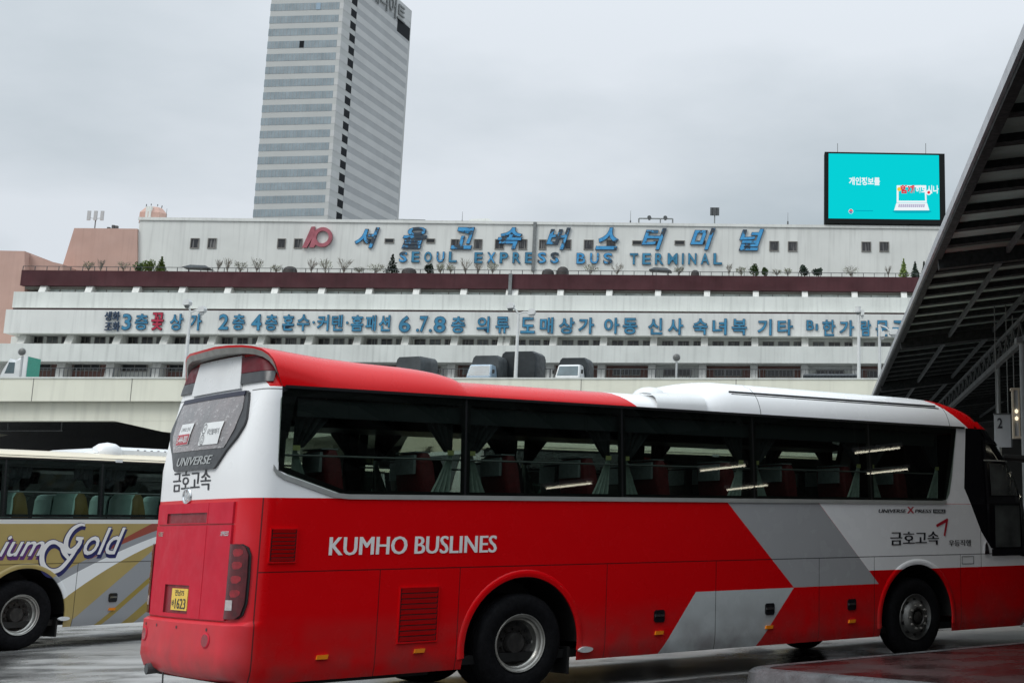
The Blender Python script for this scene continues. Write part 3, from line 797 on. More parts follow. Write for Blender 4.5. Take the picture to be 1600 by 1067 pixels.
def coach_red_details(K, root, side, lip, LIV):
    W = K.W; ZG = K.ZG
    def text(name, s, x0, x1, z0, z1, mat, shear=0, offset=0, o=.004, bold=0):
        t = MB(); put_text(t, s, x1-x0, z1-z0, lambda a, b, c: side((x0+x1)/2+a, (z0+z1)/2+b, o+c), 0, shear, offset, 0, bold)
        return t.build(name, mat, root)
    text('lettering', 'KUMHO BUSLINES', -2.225, -.365, 1.480, 1.658, MT['white_ink'], offset=.0, bold=.006)
    text('lettering', '금호고속', 5.60, 6.56, 1.475, 1.655, MT['ink'], bold=.007)
    text('lettering', '우등직행', 6.76, 7.22, 1.45, 1.535, MT['ink'], bold=.003)
    text('lettering', 'UNIVERSE', 5.38, 5.92, 1.908, 1.955, MT['ink'], shear=.2, bold=.004)
    text('lettering', 'X', 5.94, 6.06, 1.905, 1.985, MT['red_ink'], offset=.03)
    text('lettering', 'PRESS', 6.08, 6.42, 1.908, 1.955, MT['ink'], shear=.2, bold=.004)
    nb = MB(); nb.prism([(6.45,1.905),(6.70,1.905),(6.70,1.957),(6.45,1.957)], side, 0, .005); nbo = nb.build('name_badge', MT['ink'], root)
    t = MB(); put_text(t, 'NOBLE', .2, .03, lambda a, b, c: side(6.575+a, 1.931+b, .007)); t.build('badge_lettering', MT['paper'], nbo)
    ck = MB()
    for poly in ([(6.50,1.745),(6.52,1.71),(6.70,1.775),(6.745,1.825),(6.735,1.835)], [(6.745,1.825),(6.70,1.775),(6.655,1.60),(6.69,1.585),(6.755,1.82)]):
        ck.add([side(x, z, .0045) for x, z in poly], [tuple(range(len(poly)))])
    ck.build('check_mark', MT['red_ink'], root)
    ff = MB()
    for a, b_, c, d in ((7.03,7.28,1.30,1.306),(7.03,7.28,1.20,1.206),(7.03,7.036,1.2,1.306),(7.274,7.28,1.2,1.306)):
        ff.prism([(a,c),(b_,c),(b_,d),(a,d)], side, 0, .003)
    ff.build('filler_flap', MT['ink'], root)
    # spoiler lip: grey band paints the shading under the roof's trailing edge
    lp = MB()
    th = lambda z: .075*max(0, min(1, (z-3.15)/.2))
    A = [(x-.010, y*1.002, z+.003) for x, y, z in lip]; B = [(x-.004+.02, y*.995, z-.004-th(z)) for x, y, z in lip]; C2 = [(x+.17, y*.97, z-.006-th(z)) for x, y, z in lip]
    Mid = [tuple(Vector(a).lerp(Vector(b), .28)) for a, b in zip(A, B)]
    lp.grid([A, Mid], 1); lp.grid([Mid, B, C2], 0); lp.build('rear_spoiler', [MT['spoiler_shade'], MT['red_paint']], root, 40)
    # panels between the spoiler and the rear body
    def tilt(rows, off, mb, mi=0): K.patch(mb, rows, off, 10, mi)
    for sg in (-1, 1):
        d = MB(); K.patch(d, [(3.165, sg*.60, sg*1.16), (3.22, sg*.59, sg*1.15), (3.27, sg*.58, sg*1.13)], .024, 22)
        K.patch(d, [(3.275, sg*.58, sg*1.13), (3.32, sg*.57, sg*1.11), (3.37, sg*.56, sg*1.08), (3.44, sg*.54, sg*1.02)], .024, 22, 1)
        d.build('high_stop_lamp', [MT['charcoal'], MT['high_lens']], root, 40)
    wp = MB(); K.patch(wp, [(3.12, -.63, .63), (3.30, -.59, .59), (3.46, -.54, .54)], .03, 16); wp.build('rear_panel', MT['white_paint'], root, 40)
    # rear window in its charcoal surround
    fr = MB(); rows = [(2.33,-.50,.50),(2.36,-.56,.56),(2.5,-.70,.70),(2.62,-.86,.86),(2.74,-.96,.96),(2.80,-.965,.965),(3.0,-.88,.88),(3.07,-.84,.84),(3.085,-.80,.80)]
    K.patch(fr, rows, .028, 20); fro = fr.build('rear_window', MT['charcoal'], root, 40)
    gl = MB(); K.patch(gl, [(2.53,-.66,.66),(2.56,-.69,.69),(2.70,-.80,.80),(2.9,-.84,.84),(3.02,-.80,.80),(3.055,-.77,.77)], .034, 24); gl.build('window_pane', MT['rear_glass'], fro, 40)
    se = MB(); K.patch(se, [(3.045,-.80,.80),(3.09,-.79,.79)], .040, 20); se.build('window_seal', MT['navy_seal'], fro, 40)
    t = MB(); put_text(t, 'UNIVERSE', .92, .085, lambda a, b, c: K.U(a, 2.425+b, .033+c), 0, .18, .0, 0, .008); t.build('window_lettering', MT['grey_trim'], fro)
    for s0, s1, z0, z1, top, bot in ((-.60,-.24,2.60,2.82,'고속버스 안내',None), (.06,.52,2.575,2.80,'무인발매기',None)):
        n_ = MB(); K.patch(n_, [(z0,s0,s1),(2.70,s0+.015,s1+.015),(z1,s0+.03,s1+.03)], .042, 10, 0, False)
        if s0 < 0: K.patch(n_, [(z0+.005,s0+.005,s1-.01),(2.70,s0+.014,s1),(z0+.11,s0+.016,s1)], .0445, 10, 2, False)
        if s0 < 0:
            put_text(n_, '5-444-800', .30, .07, lambda a, b, c: K.U(-.415+a, z0+.058+b, .048), 0, 0, .01)
            put_text(n_, top, .26, .045, lambda a, b, c: K.U(-.40+a, z0+.162+b, .047), 1)
        else:
            put_text(n_, top, .27, .06, lambda a, b, c: K.U(.365+a, z0+.13+b, .047), 1)
            for zz in (z0+.055, z0+.165):
                n_.add([K.U(.14+r*math.cos(q*PI/12)*.9, zz+r*math.sin(q*PI/12), .047) for r in (.052,.044) for q in range(24)], [(q,(q+1)%24,24+(q+1)%24,24+q) for q in range(24)], 1)
                put_text(n_, '고' if zz < z0+.1 else '속', .04, .045, lambda a, b, c: K.U(.14+a, zz+b, .047), 1)
        n_.build('window_notice', [MT['paper'], MT['ink'], MT['red_ink']], fro)
    t = MB(); put_text(t, '금호고속', 1.03, .20, lambda a, b, c: K.U(-.10+a, 2.225+b, .004+c), 0, 0, .0, 0, .008); t.build('lettering', MT['ink'], root)
    em = MB()
    for q in range(28):
        a0, a1 = 2*PI*q/28, 2*PI*(q+1)/28
        P = [K.U(-.155+rx*math.cos(a), 2.075+rz*math.sin(a), o) for a in (a0, a1) for rx, rz, o in ((.115,.085,.004),(.105,.077,.02),(.09,.064,.02),(.083,.058,.004))]
        em.add(P, [(0,1,5,4),(1,2,6,5),(2,3,7,6)])
    put_text(em, 'H', .125, .10, lambda a, b, c: K.U(-.155+a, 2.075+b, .018), 0, .45, .05)
    em.build('emblem', MT['chrome'], root)
    # engine hatch with plate recess, grip panel above it
    def panel(name, z0, z1, s0, s1, hole, depth, mat, off=.012):
        mb = MB(); zs = sorted(set([z0, z1, hole[2], hole[3]])); ss = sorted(set([s0, s1, hole[0], hole[1]] + [s0+(s1-s0)*i/10 for i in range(11)]))
        for za, zb_ in zip(zs[:-1], zs[1:]):
            for a, b in zip(ss[:-1], ss[1:]):
                if a >= hole[0]-1e-6 and b <= hole[1]+1e-6 and za >= hole[2]-1e-6 and zb_ <= hole[3]+1e-6:
                    mb.add([K.U(a,za,.004), K.U(b,za,.004), K.U(b,zb_,.004), K.U(a,zb_,.004)], [(0,1,2,3)], 1)
                else: mb.add([K.U(a,za,off), K.U(b,za,off), K.U(b,zb_,off), K.U(a,zb_,off)], [(0,1,2,3)], 0)
        for (a, b) in ((hole[0],None),(hole[1],None)):
            mb.add([K.U(a,hole[2],off), K.U(a,hole[3],off), K.U(a,hole[3],.003), K.U(a,hole[2],.003)], [(0,1,2,3)], 1)
        for zz in (hole[2], hole[3]):
            mb.add([K.U(hole[0],zz,off), K.U(hole[1],zz,off), K.U(hole[1],zz,.003), K.U(hole[0],zz,.003)], [(0,1,2,3)], 1)
        for zz in (z0, z1):
            mb.add([K.U(s0+(s1-s0)*i/10,zz,o) for o in (off,0) for i in range(11)], [(i,i+1,i+12,i+11) for i in range(10)], 0)
        for s_ in (s0, s1): mb.add([K.U(s_,z0,off), K.U(s_,z1,off), K.U(s_,z1,0), K.U(s_,z0,0)], [(0,1,2,3)], 0)
        return mb.build(name, mat, root)
    hatch = panel('engine_hatch', .888, 1.782, -.985, .965, (-.52, .15, .925, 1.20), .05, [MT['red_dusty'], MT['red_recess_shade']], .024)
    grip = panel('grip_panel', 1.796, 2.0, -.985, .965, (-.66, .42, 1.805, 1.905), .04, [MT['red_dusty'], MT['red_recess_shade']], .022)
    cr_ = MB(); K.patch(cr_, [(.89,.44,.448),(1.78,.44,.448)], .027, 2); K.patch(cr_, [(1.80,.44,.448),(2.0,.44,.448)], .025, 2); cr_.build('pressed_rib', MT['red_dusty'], hatch)
    pl = MB()
    K.patch(pl, [(.955,-.30,.125),(1.165,-.30,.125)], .022, 4, 0)
    put_text(pl, '1623', .285, .10, lambda a, b, c: K.U(-.05+a, 1.02+b, .0235+c), 1, 0, .0, 0, .005)
    put_text(pl, '바', .06, .065, lambda a, b, c: K.U(-.247+a, 1.02+b, .0235), 1, 0, .02)
    put_text(pl, '전남75', .24, .055, lambda a, b, c: K.U(-.085+a, 1.125+b, .0235), 1, 0, .02)
    pl.build('number_plate', [MT['plate'], MT['ink']], root)
    for s0, txt in ((-.82,'NOBLE'),(.84,'XPRESS')):
        t = MB(); put_text(t, txt, .17, .042, lambda a, b, c: K.U(s0+a, 1.70+b, .027), 0, .25, .02); t.build('badge_lettering', MT['chrome'], hatch)
    # tail lamps
    for sg in (-1, 1):
        tl = MB()
        R = [(.905,.975,1.12),(.94,.975,1.17),(1.05,.985,1.20),(1.3,.99,1.205),(1.5,.99,1.20),(1.57,.99,1.17),(1.60,.99,1.11)]
        K.patch(tl, [(z, sg*a, sg*b) for z, a, b in R], .035, 10); lamp = tl.build('tail_light', MT['red_lens'], root, 50)
        rm = MB(); K.patch(rm, [(z, sg*(a-.012), sg*(b+.022)) for z, a, b in R], .018, 10); rm.build('lamp_rim', MT['black'], lamp, 50)
        for zz in (1.14, 1.27, 1.40, 1.52):
            b = MB(); K.patch(b, [(zz-.035, sg*1.07, sg*1.12), (zz-.01, sg*1.05, sg*1.155), (zz+.02, sg*1.05, sg*1.155), (zz+.035, sg*1.07, sg*1.13)], .037, 6)
            b.build('lamp_unit', MT['red_bulb'], lamp, 60)
        b = MB(); K.patch(b, [(.985, sg*1.00, sg*1.09), (1.08, sg*1.00, sg*1.09)], .040, 6); b.build('reversing_lamp', MT['clear_lens'], lamp)
    # bumper furniture
    for s0 in (-.93, .72):
        f = MB(); pts = [(.07*math.cos(t*PI/9), .06*math.sin(t*PI/9)) for t in range(18)]
        f.add([K.U(s0+a, .70+b, .012) for a, b in pts], [tuple(range(18))], 0)
        f.add([K.U(s0+a*k_, .70+b*k_, o) for k_, o in ((1.0,.012),(1.25,.004)) for a, b in pts], [(i,(i+1)%18,18+(i+1)%18,18+i) for i in range(18)], 1)
        f.build('rear_fog_lamp', [MT['red_bulb'], MT['red_dusty']], root)
    ss_ = MB()
    for s0, z0 in ((-.92,.80),(-.55,.80),(.02,.80),(.72,.80)):
        ss_.add([K.U(s0+.016*math.cos(t*PI/5), z0+.016*math.sin(t*PI/5), .004) for t in range(10)], [tuple(range(10))])
    ss_.build('parking_sensor', MT['ink'], root)
    ex = MB(); ex.tube((-3.15,.72,.36), (-2.8,.72,.38), .055, n=14, caps=False); ex.tube((-3.15,.72,.36), (-2.8,.72,.38), .048, n=14)
    ex.tube((-3.08,.45,.34), (-3.07,.46,.20), .008, n=6); ex.build('exhaust_pipe', MT['steel_dark'], root)
    ua = MB(); ua.add([(-3.02,-1.1,.305),(-3.02,1.1,.305),(-1.2,1.15,.305),(-1.2,-1.15,.305)], [(0,1,2,3)]); ua.box(-2.6,-.9,-.9,.9,.24,.33); ua.build('underbody', MT['black'], root)
    # roof fittings: antenna dome and the two side fairings of the air conditioner, groove
    dm = MB(); dm.lathe([(.24,-.05),(.24,.03),(.22,.10),(.17,.16),(.10,.195),(.0,.21)], (2.25,-.30,3.265), 'z', 24); dm.build('antenna_dome', MT['white_paint'], root, 40)
    gr = MB()
    gr.grid([[(x, -(1.02)+.0, 3.12+.30+ (0 if x > 3.3 else -.02)) for x in (3.0,3.4,5,6.6)], [(x, -(1.0), 3.12+.325) for x in (3.0,3.4,5,6.6)]])
    fa = MB(); P = []
    for i in range(9):
        x = 1.75+.75*i/8; hgt = .20+.05*math.sin(PI*i/8*.5)
        P.append([(x,-1.176,3.12),(x,-1.17,3.19),(x,-1.125,3.26+.02*i/8),(x,-1.03,3.315+.03*i/8),(x,-.88,3.34+.03*i/8),(x,-.75,3.33)])
    fa.grid(P); fa.add(P[-1], [(0,1,2,3,4,5)]); fa.build('roof_fairing', MT['white_paint'], root, 40)
    gv = MB(); gv.bar((2.95,-1.035,3.405),(6.75,-1.03,3.415), .012, .02); gv.bar((2.98,-1.05,3.375),(6.8,-1.045,3.385), .010, .012); gv.build('roof_groove', MT['charcoal'], root)
    # entrance door with two panes, awning bar, mirror
    def fpatch(mb, s0, s1, z0, z1, off, n_=8, top=None):
        mb.grid([[K.F(s0+(s1-s0)*k/n_, z0+(z1-z0)*q/4, off) for k in range(n_+1)] for q in range(5)])
    dr = MB()
    for (a, b_, c, d) in ((.02,.07,1.55,2.95),(.78,.86,1.30,2.9),(.02,.86,2.90,2.96),(.02,.86,2.04,2.14),(.10,.86,1.30,1.40)): fpatch(dr, a, b_, c, d, .022)
    do = dr.build('entrance_door', MT['black_gloss'], root)
    for s0, s1, c, d in ((.20,.76,1.42,2.02),(.14,.76,2.16,2.62)):
        p = MB(); fpatch(p, s0, s1, c, d, .010); p.build('door_pane', MT['door_pane'], do)
    hb = MB(); fpatch(hb, -.0, .66, 2.655, 2.672, .03); hb.build('door_rail', MT['grey_trim'], do)
    h = MB(); h.prism([(7.50,1.33),(7.60,1.33),(7.585,1.42),(7.55,1.50),(7.515,1.46)], side, 0, .02); h.build('door_lamp', MT['chrome'], root)
    mr = MB(); mr.path([(8.2,-1.05,2.72),(8.6,-1.25,2.70),(9.0,-1.45,2.62)], .055, 8); mr.box(8.95,9.10,-1.65,-1.38,2.15,2.60); mr.build('wing_mirror', MT['black'], root)

def coach_gold_details(K, root, side, LIV):
    # script wordmark, each word white over its dark drop shadow
    def word(s, x0, x1, z0, z1, shadow, shear=.45):
        t = MB()
        cx, cz = (x0+x1)/2, (z0+z1)/2
        put_text(t, s, x1-x0, z1-z0, lambda a, b, c: side(cx+a+.02, cz+b-.045, .003), 0, shear, .035)
        put_text(t, s, x1-x0, z1-z0, lambda a, b, c: side(cx+a, cz+b, .006), 1, shear, .028)
        put_text(t, s, x1-x0, z1-z0, lambda a, b, c: side(cx+a, cz+b, .008), 2, shear, .008)
        t.build('lettering', [shadow, MT['navy_ink'], MT['white_ink']], root)
    word('Prem', -1.55, -.52, 1.40, 1.70, MT['purple_ink'])
    word('ium', -.47, .235, 1.40, 1.70, MT['purple_ink'])
    word('old', .90, 1.60, 1.40, 1.82, MT['navy_ink'])
    # the swash capital
    def stroke(pts, w0, dx, dz, o, mi, mb):
        P = []
        n = len(pts)
        for i, (x, z) in enumerate(pts):
            a = pts[max(0, i-1)]; b = pts[min(n-1, i+1)]; t = np.array([b[0]-a[0], b[1]-a[1]]); t /= np.linalg.norm(t)
            ww = w0*(.35 + .65*math.sin(PI*min(1, max(0.05, i/(n-1)))))
            P.append([side(x+dx-t[1]*ww, z+dz+t[0]*ww, o), side(x+dx+t[1]*ww, z+dz-t[0]*ww, o)])
        mb.grid(P, mi)
    def curve(ctrl, n=48):
        t = np.linspace(0, len(ctrl)-1, n); a = np.array(ctrl, float); k = np.arange(len(ctrl))
        out = []
        for tt in t:
            i = int(min(len(ctrl)-2, tt)); u = tt-i
            p0, p1, p2, p3 = a[max(0,i-1)], a[i], a[i+1], a[min(len(a)-1,i+2)]
            out.append(tuple(.5*((2*p1)+(-p0+p2)*u+(2*p0-5*p1+4*p2-p3)*u*u+(-p0+3*p1-3*p2+p3)*u**3)))
        return out
    c1 = curve([(.66,1.36),(.55,1.50),(.42,1.60),(.30,1.58),(.22,1.45),(.24,1.28),(.36,1.17),(.52,1.18),(.66,1.32),(.78,1.50),(.86,1.66)])
    c2 = curve([(.88,1.86),(.80,1.87),(.68,1.80),(.60,1.66),(.60,1.52),(.68,1.46),(.78,1.52),(.83,1.62),(.76,1.66),(.88,1.66)])
    c3 = curve([(.42,1.60),(.52,1.55),(.58,1.44),(.66,1.34)], 16)
    mb = MB()
    for c in (c1, c2, c3): stroke(c, .060, .02, -.05, .003, 0, mb)
    for c in (c1, c2, c3): stroke(c, .056, 0, 0, .0062, 1, mb)
    for c in (c1, c2, c3): stroke(c, .040, 0, 0, .0085, 2, mb)
    mb.build('lettering', [MT['navy_ink'], MT['navy_ink'], MT['white_ink']], root)
    gl = MB(); K.patch(gl, [(2.3,-.8,.8),(2.8,-.9,.9)], .02, 10); gl.build('rear_window', MT['black_gloss'], root)
    for sg in (-1, 1):
        tl = MB(); K.patch(tl, [(.95,sg*.98,sg*1.2),(1.5,sg*.98,sg*1.2)], .02, 8); tl.build('tail_light', MT['red_lens'], root)
    z0 = K.ZG+.09
    ac = MB(); R = []
    for x, h in ((.95,.0),(1.25,.10),(1.5,.16),(1.7,.18),(3.4,.18),(3.7,.12),(3.9,0)):
        R.append([(x,-.85,z0-.02),(x,-.82,z0+h*.7),(x,-.7,z0+h),(x,.7,z0+h),(x,.82,z0+h*.7),(x,.85,z0-.02)])
    ac.grid(R)
    aco = ac.build('air_conditioner', MT['white_paint'], root, 40)
    sl_ = MB()
    for i in range(8):
        x = 1.95+i*.13; sl_.add([(x,-.838,z0+.04),(x+.045,-.838,z0+.04),(x+.085,-.815,z0+.14),(x+.04,-.815,z0+.14)], [(0,1,2,3)])
    sl_.build('cooling_slot', MT['ink'], aco)
    dm = MB(); dm.lathe([(.24,-.05),(.24,.05),(.21,.14),(.13,.20),(.0,.225)], (1.50,-.72,K.ZG+.11), 'z', 24); dm.build('antenna_dome', MT['white_paint'], root, 40)
    mk = MB(); mk.box(1.35,1.47,-1.20,-1.16,K.ZG-.01,K.ZG+.03); mk.build('roof_marker', MT['paper'], root)

def rear_glass():
    k = N('rear window film with painted glints')
    v = k.noise(3.0, 6, rough=.62); w_ = k.noise(11, 5, stretch=(1,1,2.2), rough=.7)
    c = k.mix(k.rng(v, .35, .65, 0, 1), (.15,.14,.14,1), (.25,.21,.21,1))
    c = k.mix(k.rng(w_, .56, .70, 0, .85), c, (.52,.50,.49,1))  # pale streaks paint the light caught by the film's creases
    k.lk(c, k.b.inputs['Base Color']); k.b.inputs['Roughness'].default_value = .16; k.b.inputs['Coat Weight'].default_value = .6
    k.bump(w_, .02, .6)
    return k.mat
MT['rear_glass'] = rear_glass()
MT['navy_seal'] = M('dark blue seal', (.008,.009,.03), .4)
MT['rim_front'] = M('front rim with canopy shade', (.14,.14,.135), .42, metal=.6, var=.35, vs=9)  # rim colour darkened to carry the shade under the canopy
MT['door_pane'] = M('door pane', (.055,.06,.058), .08, var=.5, vs=2.5, coat=.6)

RZ = 0.7910963267948966
red_root = empty('coach', (-5.00535, 17.60632, 0), RZ, 'large red and white coach with grey side stripes parked in front', 'bus')
make_coach('red', red_root)
gold_root = empty('coach', (-14.6093, 24.2052, 0), 1.0995963, 'gold and cream coach with white script, parked behind the red one at left', 'bus')
make_coach('gold', gold_root)
rg = copy_tree(gold_root); rg.location = (-4.9, 24.6, 0); rg.rotation_euler = (0, 0, RZ); tag(rg, 'gold and cream coach directly behind the red one, glimpsed through its windows', 'bus')
#PART2
# ------------------------------------------------------------------ building frames of reference
FANG = math.atan2(.1004, .995)
UX = Vector((math.cos(FANG), math.sin(FANG), 0)); UY = Vector((-math.sin(FANG), math.cos(FANG), 0))
class Frame:
    """a plane at distance D, seen nearly frontal; local x right, y away, z up"""
    def __init__(s, D): s.O = atY(700, 592, D); s.O.z = 0
    def at(s, u, v, off=0):
        r = ray(u, v); t = ((s.O + UY*off - CAM).dot(UY))/r.dot(UY); p = CAM + r*t - s.O
        return p.dot(UX), p.z
    def x(s, u, v=480, off=0): return s.at(u, v, off)[0]
    def z(s, v, off=0, u=700): return s.at(u, v, off)[1]
    def w(s, lx, ly, z): p = s.O + UX*lx + UY*ly; return (p.x, p.y, z)

# ------------------------------------------------------------------ terminal building
T = Frame(200.0)
term = empty('terminal_building', tuple(T.O), FANG, 'long pale stepped bus terminal with maroon band and rows of blue sign letters', 'building')
OFF = dict(main=14, maroon=6, A=7.5, b1=4, sign=2.5, B=6, b2=1, C=5)
XR_ = T.x(1760)
zr = T.z(346.5, 14); z_mar_t, z_mar_b = T.z(427.4, 6), T.z(450.5, 6)
z1t, z1b = T.z(460.2, 4), T.z(484.2, 4)
z2t, z2b = T.z(487.3, 2.5), T.z(523.2, 2.5)
z3t, z3b = T.z(539, 1), T.z(566, 1)
zfl = T.z(602, 1)
def tbox(name, x0, x1, y0, y1, z0, z1, mat):
    b = MB(); b.box(x0, x1, y0, y1, z0, z1); return b.build(name, mat, term)
tbox('main_wall', T.x(214.5, 380, 14), XR_, 14, 44, z_mar_t-1.2, zr, MT['wall_white'])
tbox('roof_coping', T.x(214.5, 380, 14)-.15, XR_, 13.8, 14.0, zr-.30, zr+.12, MT['wall_white'])
tbox('terrace_floor', T.x(33, 430, 6)+.2, XR_, 7.01, 14.2, z_mar_b-.3, z_mar_t-.9, MT['soil'])
tbox('maroon_band', T.x(33, 430, 6), XR_, 6, 7.0, z_mar_b, z_mar_t, MT['maroon'])
tbox('pale_band', T.x(20, 470, 4), XR_, 4, 16, z1b, z1t, MT['concrete'])
tbox('recess_strip', T.x(22, 485, 5), XR_, 4.6, 16, z2t+.005, z1b-.005, MT['maroon'])  # recessed maroon wall between the two pale bands
tbox('sign_band', T.x(7, 505, 2.5), XR_, 2.5, 16, z2b, z2t, MT['wall_white'])
tbox('lower_band', T.x(-60, 550, 1), XR_, 1, 16, z3b, z3t, MT['concrete'])
tbox('gallery_wall', T.x(62, 455, 7.5), XR_, 7.5, 16.5, z1t+.004, z_mar_b-.31, MT['pale_glass'])
tbox('corridor_wall', T.x(17, 532, 6), XR_, 6, 16.5, z3t+.004, z2b-.004, MT['wall_white'])
tbox('shop_wall', T.x(-120, 580, 5), XR_, 5, 40, 0, z3b-.004, MT['wall_white'])
tbox('core', T.x(40, 480, 16), XR_, 16.6, 43, 1, z_mar_b-.31, MT['concrete'])
lvA = [69,141,214.5,286.5,358,431,504,578,651.6,725.5,796.5,805.5,876.5,952.6,1028.5,1105,1181,1257.5,1335,1412,1489]
lvB = [39,113,187.5,261,335,411,486,561,635.6,712,785,793,866,944,1022,1101,1179.5,1257.5,1337,1416,1495]
lvC = [22,97.5,174,247,323,399,475,551,628,706,779,787,860,940,1018.7,1098,1178,1257,1337,1416,1497]
def fins(lst, v, offb, offf, z0, z1, wd):
    for u in lst:
        x = T.x(u, v, (offb+offf)/2); b = MB()
        b.prism([(offf, z0), (offb+.2, z0), (offb+.2, z1), (offf+ (offb-offf)*.35, z1)], lambda a, c, d: (d, a, c), x-wd/2, x+wd/2)
        b.build('column', MT['column'], term)
MT['column'] = M('white column', (.64,.64,.61), .8, var=.07, vs=1.5, streak=.35)
fins(lvA, 455, 7.5, 5.6, z1t+.01, z_mar_b-.01, .85)
fins(lvB, 531, 6, 2.9, z3t+.01, z2b-.01, .95)
fins(lvC, 580, 5, 1.6, zfl-1.5, z3b-.01, 1.0)
# windows: upper wall
def window(name, u0, u1, v0, v1, off, mat, fr=.10, proud=.10, bars=()):
    x0, za = T.at(u0, v1, off); x1, zb_ = T.at(u1, v0, off)
    b = MB()
    b.box(x0-fr, x1+fr, off-proud, off+.02, zb_, zb_+fr); b.box(x0-fr, x1+fr, off-proud*1.3, off+.02, za-fr*1.2, za)
    b.box(x0-fr, x0, off-proud, off+.02, za, zb_); b.box(x1, x1+fr, off-proud, off+.02, za, zb_)
    for f in bars: xm = x0+(x1-x0)*f; b.box(xm-.05, xm+.05, off-proud*.6, off+.02, za, zb_)
    f_ = b.build(name, MT['win_frame'], term)
    p = MB(); p.add([(x0, off-.012, za), (x1, off-.012, za), (x1, off-.012, zb_), (x0, off-.012, zb_)], [(0,1,2,3)]); p.build('window_pane', mat, f_)
upper = [(298,311,373.5,387),(325,338,373.5,387),(434,446,374,387),(460,472,374,387),(569,582,374,379.5),(602,615,374,379),(667,679,374,379),(705,717,375,388),(741,753,375,388.5),(774,787,375,388.5),(811,823,375,389),
 (843,853,375.5,389),(880,892,375.5,389),(913,926.5,376,389.5),(948,961,376,389.5),(989,1002,377,382),(1022,1031,377,382),(1055,1069,377,382),(1089,1102,377,382),(1160,1172,378,391),(1203,1216,378,391.5),(1232,1245,378.5,392),(1347,1360,379,392.5),(1375,1388,379,392.5)]
def curtain_win():
    k = N('dark window with curtains'); v = k.noise(1, 2, stretch=(5, 1, .3))
    k.lk(k.mix(k.rng(v, .52, .62, 0, 1), (.03,.03,.033,1), (.17,.165,.16,1)), k.b.inputs['Base Color']); k.b.inputs['Roughness'].default_value = .2
    return k.mat
MT['curtain_win'] = curtain_win()
for u0, u1, v0, v1 in upper: window('upper_window', u0, u1, v0, v1, 14, MT['curtain_win'] if v1-v0 > 8 else MT['dark_win'])
# corridor windows, three to a bay
for a, b in zip(lvB[:-1], lvB[1:]):
    if b-a < 20 or b > 1420: continue
    for f in (.27, .58, .89):
        u = a+(b-a)*f; u1 = u+8 if f < .8 else u+3
        window('corridor_window', u-8, u1, 531+ (u-700)*.0075, 540+(u-700)*.0075, 6, random.choice([MT['dark_win'], MT['win_grey'], MT['dark_win'], MT['curtain_win']]), .09, .06, (.5,))
# shop fronts under the lowest gallery
for i, (a, b) in enumerate(zip(lvC[:-1], lvC[1:])):
    if b-a < 20 or b > 1425: continue
    dv = (a-700)*.009
    if i % 3 != 2 or i == 7:
        x0, z0 = T.at(a+6, 600+dv, 4.9); x1, z1 = T.at(b-6, 569+dv, 4.9)
        o = MB(); o.box(x0, x1, 4.88, 5.02, z0, z3b-.02); o.build('brown_panel', MT['brown_wall'], term)
    window('shop_window', a+(b-a)*.24, a+(b-a)*.76, 574.5+dv, 583.5+dv, 4.86, MT['dark_win'], .12, .08, (.33,.66) if i % 2 else (.5,))
# gallery mullions
for a, b in zip(lvA[:-1], lvA[1:]):
    for f in (.34, .67):
        if b-a > 20:
            x = T.x(a+(b-a)*f, 455, 7.4); gm = MB(); gm.box(x-.05, x+.05, 7.40, 7.5, z1t, z_mar_b); gm.build('mullion', MT['win_frame'], term)
# pink end blocks
def pk(name, poly_px, off, depth, mat):
    b = MB(); P = [T.at(u, v, off) for u, v in poly_px]
    b.prism(P, lambda a, c, d: (a, d, c), off, off+depth); return b.build(name, mat, term)
pk('pink_wing', [(-160,388),(38.5,392.5),(38.5,600),(-160,600)], 8, 30, MT['pink'])
pk('pink_link', [(38.6,392.5),(50,399),(72,407),(98,413),(98,440),(38.6,440)], 9.5, 20, MT['pink'])
pk('stair_block', [(95,424),(116,356.5),(214.3,357.5),(214.3,432)], 13.6, 25, MT['pink'])
# joint pipes
for u, v0, v1, off in ((834,347.5,424,14),(799.5,428,470,5.9)):
    x = T.x(u, 400, off); b = MB(); b.box(x-.22, x+.22, off-.3, off+.01, T.z(v1,off,u), T.z(v0,off,u)); b.build('drainpipe', MT['steel_mid'], term)
# terrace railing
rl = MB(); zt_ = z_mar_t+.55
rl.box(T.x(33,425,6), XR_, 6.3, 6.36, zt_, zt_+.08); 
x = T.x(33,425,6)
while x < XR_: rl.box(x, x+.09, 6.3, 6.36, z_mar_t-.05, zt_); x += 1.55
rl.build('terrace_railing', MT['steel_dark'], term)

# sign letters
def sign_letter(s, u0, u1, v0, v1, off, face, edge, shear=0, offs=.02, thick=.5, edge_w=.016):
    x0, za = T.at(u0, v1, off); x1, zb_ = T.at(u1, v0, off); w_, h_ = x1-x0, zb_-za; cx, cz = (x0+x1)/2, (za+zb_)/2
    b = MB()
    put_text(b, s, w_*1.02, h_*1.02, lambda p, q, c: (cx+p, off-.10-thick*c, cz+q), 1, shear, offs+edge_w, .1)
    put_text(b, s, w_, h_, lambda p, q, c: (cx+p, off-.10-thick-.03, cz+q), 0, shear, offs, 0)
    return b.build('sign_letter', [face, edge], term)
LB, LE = MT['letter_blue'], MT['letter_edge']
for s, u0, u1, v0, v1 in [('서',553,595,356.5,387.8),('울',627,669.5,356,388.5),('고',703,743.5,356.5,389.4),('속',776,818,356.5,389.3),('버',852,893,357,390.3),('스',929,968,357,390.3),('터',1001,1042.5,357.7,390.5),('미',1077,1119,357.7,390.5),('널',1153.4,1195,358.8,391.8)]:
    sign_letter(s, u0+3, u1-3, v0+1, v1-1, 14, LB, LE, .28, .022, .2, .014)
